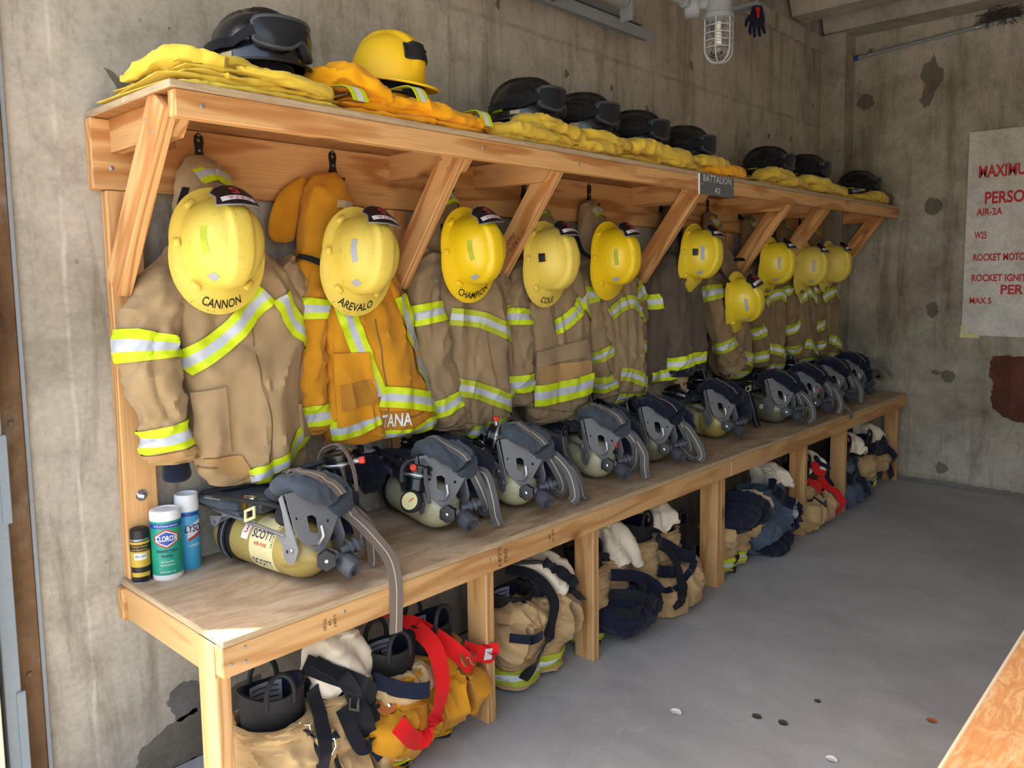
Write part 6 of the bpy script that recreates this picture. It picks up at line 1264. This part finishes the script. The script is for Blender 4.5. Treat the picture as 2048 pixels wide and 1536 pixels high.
def trousers(label, A, B, m='pants', low=0, top=.30, waist=None, bands=True, seed=1, straps=(), rad=.088, wm=None, wband=None, clips=(), lime='lime', leather=False, extra=()):
    t = thing('turnout_trousers', label, 'trousers', ((A[0] + B[0]) / 2, (A[1] + B[1]) / 2, 0), group='turnout trousers rolled down over boots')
    for k, (x, y) in enumerate((A, B)):
        q = lambda s_: .010 * nz(seed + s_, k * 3, 1)
        st = [(x, y, .012, rad * .80, rad * .78), (x, y, .05, rad * .86, rad * .82), (x + q(1), y + q(2), .11, rad * .92, rad * .9), (x + q(3), y + q(4), .17, rad * 1.12, rad * 1.05), (x + q(5), y + q(6), top - .07, rad * 1.08, rad * 1.04), (x, y, top - .02, rad * 1.06, rad * 1.0), (x, y, top, rad * .98, rad * .92), (x, y, top + .004, rad * .9, rad * .84), (x, y, top - .03, rad * .86, rad * .80)]
        c = Cl(st, amp=.013, sc=(6, 6, 24), seed=seed + k * 4.1, n=60, pw=.95, rg=1.0, gv=.006); mb = MB(); c.mesh(mb, 56, 100, caps=False); obst(mb); lg = mb.build('trouser_leg', MT[m], t, world=True)
        if bands:
            mb = MB(); c.band(mb, .07, .20, off=.004); o = mb.build('reflective_band', trim_mats(lime, 'white'), lg); o.data.transform(Matrix.Translation(-t.location))
    if waist:
        # slumped waist: a soft ring lying in front of the boots
        for (pts, r0, mm) in waist:
            c = Cl([(p[0], p[1], p[2], r0 * p[3], r0 * p[4]) for p in pts], mode='t', front=(0, -.6, .8), amp=.016, sc=(9, 9, 11), seed=seed + 2, n=50, pw=.85, rg=1.0, gv=.009); mb = MB(); c.mesh(mb, 44, 84); mb.v = [(a, b, max(c_, .004)) for a, b, c_ in mb.v]; obst(mb); mb.build('waist', MT[mm or wm or m], t, world=True)
            if wband:
                mb = MB(); mb.ribbon([c.pt(R(wband[0]), .04 + .92 * i / 30, .004) for i in range(31)], wband[1], .003, side=[tuple((c.pt(R(wband[0] + 8), .04 + .92 * i / 30, .004) - c.pt(R(wband[0] - 8), .04 + .92 * i / 30, .004))) for i in range(31)]); wb_ = mb.build('waistband', MT[wband[2]], t, world=True)
                for v in clips:
                    p = c.pt(R(wband[0]), v, .008); mb = MB(); mb.tube([p + Vector((-.008, 0, .012)), p + Vector((.006, -.003, .010)), p + Vector((.008, -.004, -.012)), p + Vector((-.004, -.004, -.03)), p + Vector((-.008, -.002, -.012))], .0028, 6); o = mb.build('snap_hook', MT['chrome'], wb_); o.data.transform(Matrix.Translation(-t.location))
    for k, (pts, w, mm, side) in enumerate(straps):
        mb = MB(); mb.ribbon(lay_on(cr(pts, 40), w, side), w, .0035, side=side); mb.build('suspender', MT[mm], t, world=True)
    return t
def slide(t, p, rotz=0, w=.05, m='chrome'):
    mb = MB(); mb.plate([(-w / 2, -.02), (w / 2, -.02), (w / 2, .02), (-w / 2, .02)], .004, [[(-w / 2 + .006, -.014), (w / 2 - .006, -.014), (w / 2 - .006, .014), (-w / 2 + .006, .014)]], M=Matrix.Translation(p) @ Matrix.Rotation(R(rotz), 4, 'Z') @ Matrix.Rotation(R(65), 4, 'X') @ Matrix.Rotation(R(55), 4, 'Z')); return mb.build('slide_buckle', MT[m], t, smooth=False, world=True)
def front_waist(xa, xb, y, z=.10, d=.10, h=.9, r=.078, m=None):
    xm = (xa + xb) / 2; d -= .045
    return ([(xa - .09, y + .02, z + .02, .5, .5), (xa - .07, y - .06, z, .9, .9 * h), (xm - .04, y - d, z - .01, 1.05, 1.0 * h), (xm + .06, y - d, z, 1.05, 1.0 * h), (xb + .06, y - .06, z + .01, .95, .9 * h), (xb + .09, y + .03, z + .02, .5, .5)], r, m)

# 1 nearest: tan, black straps, cream hood
boot('rubber boot with grey inner label nearest the door', .205, -.425, -10, .365, txt=None)
boot('rubber boot under the nearest cream hood', .385, -.41, 10, .335, lbl=False, loops=False)
hood('cream hood draped over the nearest pair of boots', .385, -.405, .455, .085, 3, lean=.02, h=.15)
t1 = trousers('tan turnout trousers with black straps nearest the door', (.205, -.425), (.385, -.41), top=.285, seed=3, rad=.10, bands=False,
    waist=[front_waist(.205, .385, -.43, .075, .085, .9, .085), ([(.16, -.38, .20, .7, .6), (.17, -.47, .21, .9, .7), (.24, -.515, .20, 1, .8), (.31, -.49, .20, .8, .7)], .06, None)], wband=(62, .026, 'navy'), clips=(.55, .68, .8),
    straps=[([(.30, -.46, .33), (.29, -.515, .27), (.27, -.545, .18), (.25, -.56, .08), (.235, -.555, .012)], .042, 'blkc', (1, .2, 0)), ([(.33, -.40, .37), (.37, -.49, .335), (.40, -.525, .27), (.42, -.535, .20), (.44, -.53, .15)], .044, 'blkc', (.8, -.4, -.3)), ([(.30, -.43, .39), (.36, -.495, .35), (.43, -.525, .30), (.47, -.51, .25), (.46, -.50, .19)], .05, 'blkc', (.5, .1, .8)), ([(.36, -.515, .27), (.37, -.54, .21), (.40, -.545, .15), (.44, -.535, .17), (.455, -.52, .24)], .04, 'blkc', (.8, 0, .6))])
slide(t1, (.385, -.532, .29), 20, .06)
# 2 gold with red suspenders
boot('rubber boot lettered M among red suspenders', .565, -.45, -5, .36, txt='M')
boot('rubber boot with two loops behind the red suspenders', .745, -.42, 8, .365)
t2 = trousers('gold turnout trousers with wide red suspenders and leather tabs', (.565, -.45), (.745, -.42), 'gold', top=.28, seed=9, rad=.098,
    waist=[front_waist(.565, .745, -.45, .125, .07, 1.15, .075, 'gold'), ([(.49, -.40, .25, .7, .6), (.50, -.47, .25, .9, .8), (.56, -.53, .245, .9, .8), (.63, -.53, .25, .9, .8), (.65, -.47, .26, .7, .6)], .042, 'pants')],
    straps=[([(.60, -.35, .40), (.66, -.42, .385), (.72, -.50, .33), (.77, -.545, .27), (.80, -.56, .23)], .052, 'red', (.7, -.5, -.2)), ([(.67, -.45, .37), (.675, -.53, .33), (.665, -.575, .24), (.63, -.585, .155), (.58, -.585, .11), (.53, -.58, .13), (.495, -.56, .18)], .05, 'red', (.75, .1, .65)), ([(.80, -.50, .27), (.85, -.54, .25), (.885, -.555, .235), (.89, -.55, .27)], .05, 'red', (.3, -.1, .9)), ([(.48, -.47, .285), (.52, -.52, .26), (.58, -.545, .235), (.62, -.545, .225)], .045, 'navy', (0, .1, 1))])
for p, rz in (((.775, -.552, .262), 40), ((.805, -.556, .255), 40), ((.49, -.535, .225), -20), ((.64, -.40, .395), 30)):
    mb = MB(); mb.plate(blob(0, 0, .028, .022, p[0] * 9, 16, .15), .005, M=Matrix.Translation(p) @ Matrix.Rotation(R(rz), 4, 'Z') @ Matrix.Rotation(R(60), 4, 'X')); le = mb.build('leather_tab', MT['leather'], t2, smooth=False, world=True)
    mb = MB(); mb.lathe([(.006, 0), (.006, .003), (.002, .005)], 12, M=Matrix.Translation(Vector(p) + Vector((.008, -.004, .004))) @ Matrix.Rotation(R(rz), 4, 'Z') @ Matrix.Rotation(R(60), 4, 'X')); o = mb.build('snap', MT['chrome'], le); o.data.transform(Matrix.Translation(-t2.location))
mb = MB(); mb.box((.875, -.5575, .243), (.035, .0015, .035), ch=.0003, M=Matrix.Rotation(R(15), 3, 'Y')); mb.build('care_label', MT['paper'], t2, smooth=False, world=True)
slide(t2, (.505, -.558, .145), 0, .05)
# 3 tan
boot('rubber boot left of the cream hood behind the second bench leg', 1.135, -.405, 0, .335, loops=False)
boot('rubber boot under the hood behind the second bench leg', 1.28, -.40, 0, .335, lbl=False, loops=False)
hood('cream hood just right of the second bench leg', 1.285, -.385, .435, .085, 13, lean=.05, h=.14)
t3 = trousers('tan turnout trousers with soiled lime cuffs by the second bench leg', (1.135, -.415), (1.275, -.415), top=.285, seed=17, rad=.092, lime='limed',
    waist=[front_waist(1.135, 1.275, -.42, .185, .06, 1.15, .078), ([(1.06, -.37, .26, .7, .6), (1.08, -.46, .27, 1, .8), (1.14, -.50, .26, 1, .8), (1.20, -.47, .26, .7, .6)], .045, None)],
    straps=[([(1.16, -.36, .39), (1.22, -.44, .365), (1.245, -.51, .29), (1.20, -.53, .20), (1.13, -.535, .12), (1.06, -.53, .075)], .042, 'blkc', (.8, .1, .45)), ([(1.20, -.36, .40), (1.29, -.44, .37), (1.36, -.475, .30), (1.385, -.47, .22)], .042, 'blkc', (.7, -.3, -.3)), ([(1.02, -.46, .205), (1.08, -.515, .195), (1.14, -.53, .20)], .03, 'navy', (0, 0, 1))])
# 4
boot('rubber boot rising behind the third bench leg', 1.555, -.40, 0, .37, lbl=False)
boot('rubber boot under the hood right of the third bench leg', 1.705, -.40, 0, .335, lbl=False, loops=False)
hood('cream hood right of the third bench leg', 1.705, -.395, .45, .088, 23, lean=.03, h=.17)
trousers('tan turnout trousers with a tangle of navy straps by the third bench leg', (1.55, -.40), (1.705, -.40), top=.30, seed=27, rad=.092,
    waist=[([(1.54, -.45, .10, .6, .6), (1.60, -.52, .11, 1, .9), (1.70, -.53, .11, 1.05, 1), (1.80, -.50, .13, .9, .9), (1.83, -.44, .14, .5, .5)], .075, 'navy')],
    straps=[([(1.58, -.50, .20), (1.66, -.555, .18), (1.74, -.565, .12), (1.80, -.55, .08)], .04, 'blkc', (.3, 0, .9)), ([(1.62, -.46, .25), (1.72, -.53, .24), (1.80, -.545, .19), (1.83, -.52, .12)], .045, 'navy', (.2, .2, .9)), ([(1.56, -.53, .14), (1.62, -.575, .13), (1.68, -.58, .17), (1.73, -.56, .22)], .035, 'blkc', (.6, 0, .7))])
# 5
boot('rubber boot fourth pair, open topped beside a hood', 1.93, -.385, 0, .385, lbl=False)
boot('rubber boot with a cream hood stuffed in its top', 2.10, -.385, 0, .335, lbl=False, loops=False)
hood('crumpled cream hood left of the fourth bench leg', 2.10, -.375, .44, .078, 33, lean=-.01, h=.10)
trousers('tan turnout trousers with black suspenders left of the doubled bench leg', (1.93, -.385), (2.10, -.385), top=.31, seed=37, rad=.09, bands=False,
    waist=[([(1.92, -.44, .06, .6, .6), (1.98, -.50, .06, 1, .9), (2.10, -.51, .075, 1.05, 1), (2.20, -.47, .10, .9, .9), (2.22, -.42, .13, .5, .5)], .078, None)], wband=(95, .03, 'navy'), clips=(.5, .7),
    straps=[([(1.98, -.42, .30), (2.02, -.50, .25), (2.03, -.545, .16), (1.98, -.56, .08), (1.92, -.55, .04)], .04, 'blkc', (.8, .1, .4)), ([(2.02, -.44, .27), (2.10, -.51, .22), (2.18, -.515, .19), (2.24, -.47, .20)], .055, 'navy', (.1, 0, 1)), ([(1.96, -.46, .17), (2.01, -.515, .165), (2.06, -.525, .17)], .05, 'navy', (0, 0, 1))])
# 6 navy topped
boot('rubber boot behind the doubled bench leg', 2.58, -.44, 0, .33)
trousers('tan turnout trousers with navy lining and bright lime cuffs', (2.56, -.44), (2.69, -.44), top=.26, seed=47, rad=.085,
    waist=[front_waist(2.56, 2.69, -.44, .20, .055, 1.0, .07), ([(2.47, -.40, .25, .7, .6), (2.52, -.50, .28, 1, .9), (2.62, -.53, .29, 1.1, 1), (2.74, -.51, .27, 1.1, 1), (2.82, -.44, .24, .7, .6)], .075, 'navy')],
    straps=[([(2.52, -.43, .36), (2.60, -.52, .36), (2.70, -.56, .30), (2.78, -.55, .22)], .04, 'navy', (.4, .1, .8)), ([(2.72, -.47, .36), (2.79, -.525, .32), (2.82, -.53, .25)], .018, 'stitch', (.7, 0, .5))])
boot('rubber boot among the tan trousers left of the doubled bench leg', 2.29, -.34, 0, .3, lbl=False, logo=False)
# 7 slate blue
hood('cream hood on the slate blue trousers', 3.06, -.42, .44, .092, 43, lean=.07, h=.13)
trousers('slate blue padded trousers with navy straps under a cream hood', (2.90, -.44), (3.06, -.43), 'bluec', top=.33, seed=57, rad=.095, bands=False,
    waist=[front_waist(2.90, 3.06, -.45, .14, .07, 1.1, .085, 'bluec'), ([(2.84, -.50, .06, .6, .6), (2.92, -.55, .05, 1, .8), (3.02, -.55, .05, 1, .8), (3.10, -.50, .07, .6, .6)], .05, 'navy')],
    straps=[([(2.96, -.46, .33), (3.04, -.54, .27), (3.12, -.56, .20), (3.16, -.53, .15)], .06, 'navy', (.4, .1, .8)), ([(3.0, -.555, .05), (3.06, -.58, .12), (3.12, -.57, .17), (3.13, -.55, .22)], .045, 'navy', (.8, 0, .5)), ([(3.06, -.55, .15), (3.08, -.57, .20), (3.13, -.56, .235)], .03, 'glabel', (.6, 0, .7))])
# 8 red and tan
boot('rubber boot between the fifth and sixth bench legs', 3.44, -.44, 0, .37, lbl=False)
hood('cream hood between the fifth and sixth bench legs', 3.56, -.44, .42, .075, 53, lean=.03, h=.12)
trousers('tan turnout trousers with dark red suspenders between far bench legs', (3.44, -.44), (3.58, -.43), top=.25, seed=67, rad=.09, bands=False,
    waist=[front_waist(3.44, 3.57, -.47, .10, .075, 1.1, .085)], wband=(70, .02, 'navy'), clips=(.4, .7),
    straps=[([(3.40, -.44, .30), (3.44, -.53, .27), (3.50, -.56, .22)], .05, 'red', (.9, -.1, .1)), ([(3.50, -.45, .33), (3.58, -.53, .25), (3.64, -.565, .14), (3.66, -.57, .03)], .05, 'red', (.8, -.3, .1)), ([(3.54, -.44, .36), (3.61, -.52, .29), (3.68, -.555, .20)], .03, 'navy', (.7, -.3, .1))])
# 9 slate blue narrow
boot('tall rubber boot with a loop right of the sixth bench leg', 4.02, -.45, 0, .385, lbl=False)
hood('cream hood right of the sixth bench leg', 4.17, -.43, .43, .085, 63, lean=.04, h=.12)
trousers('slate blue trousers rolled tightly around a boot at the far end', (4.02, -.45), (4.16, -.42), 'bluec', top=.27, seed=77, rad=.085, bands=False,
    waist=[front_waist(4.02, 4.13, -.46, .07, .06, 1.0, .07, 'bluec')],
    straps=[([(3.92, -.50, .22), (3.98, -.555, .18), (4.05, -.55, .17)], .06, 'navy', (.1, 0, 1)), ([(4.08, -.46, .25), (4.13, -.53, .18), (4.16, -.55, .08), (4.14, -.55, .02)], .06, 'navy', (.8, 0, .2))])
# 10
boot('rubber boot nearest the end wall', 4.36, -.46, 0, .37, lbl=False)
hood('cream hood nearest the end wall', 4.52, -.42, .44, .085, 73, lean=.04, h=.12)
trousers('tan turnout trousers with lime cuffs nearest the end wall', (4.38, -.46), (4.52, -.44), top=.26, seed=87, rad=.085,
    waist=[front_waist(4.38, 4.52, -.45, .19, .06, 1.0, .07)],
    straps=[([(4.34, -.46, .30), (4.42, -.54, .28), (4.54, -.55, .27), (4.64, -.50, .26)], .07, 'navy', (.1, 0, 1)), ([(4.56, -.46, .30), (4.62, -.53, .22), (4.66, -.555, .12), (4.70, -.56, .05)], .06, 'navy', (.8, -.2, .2))])
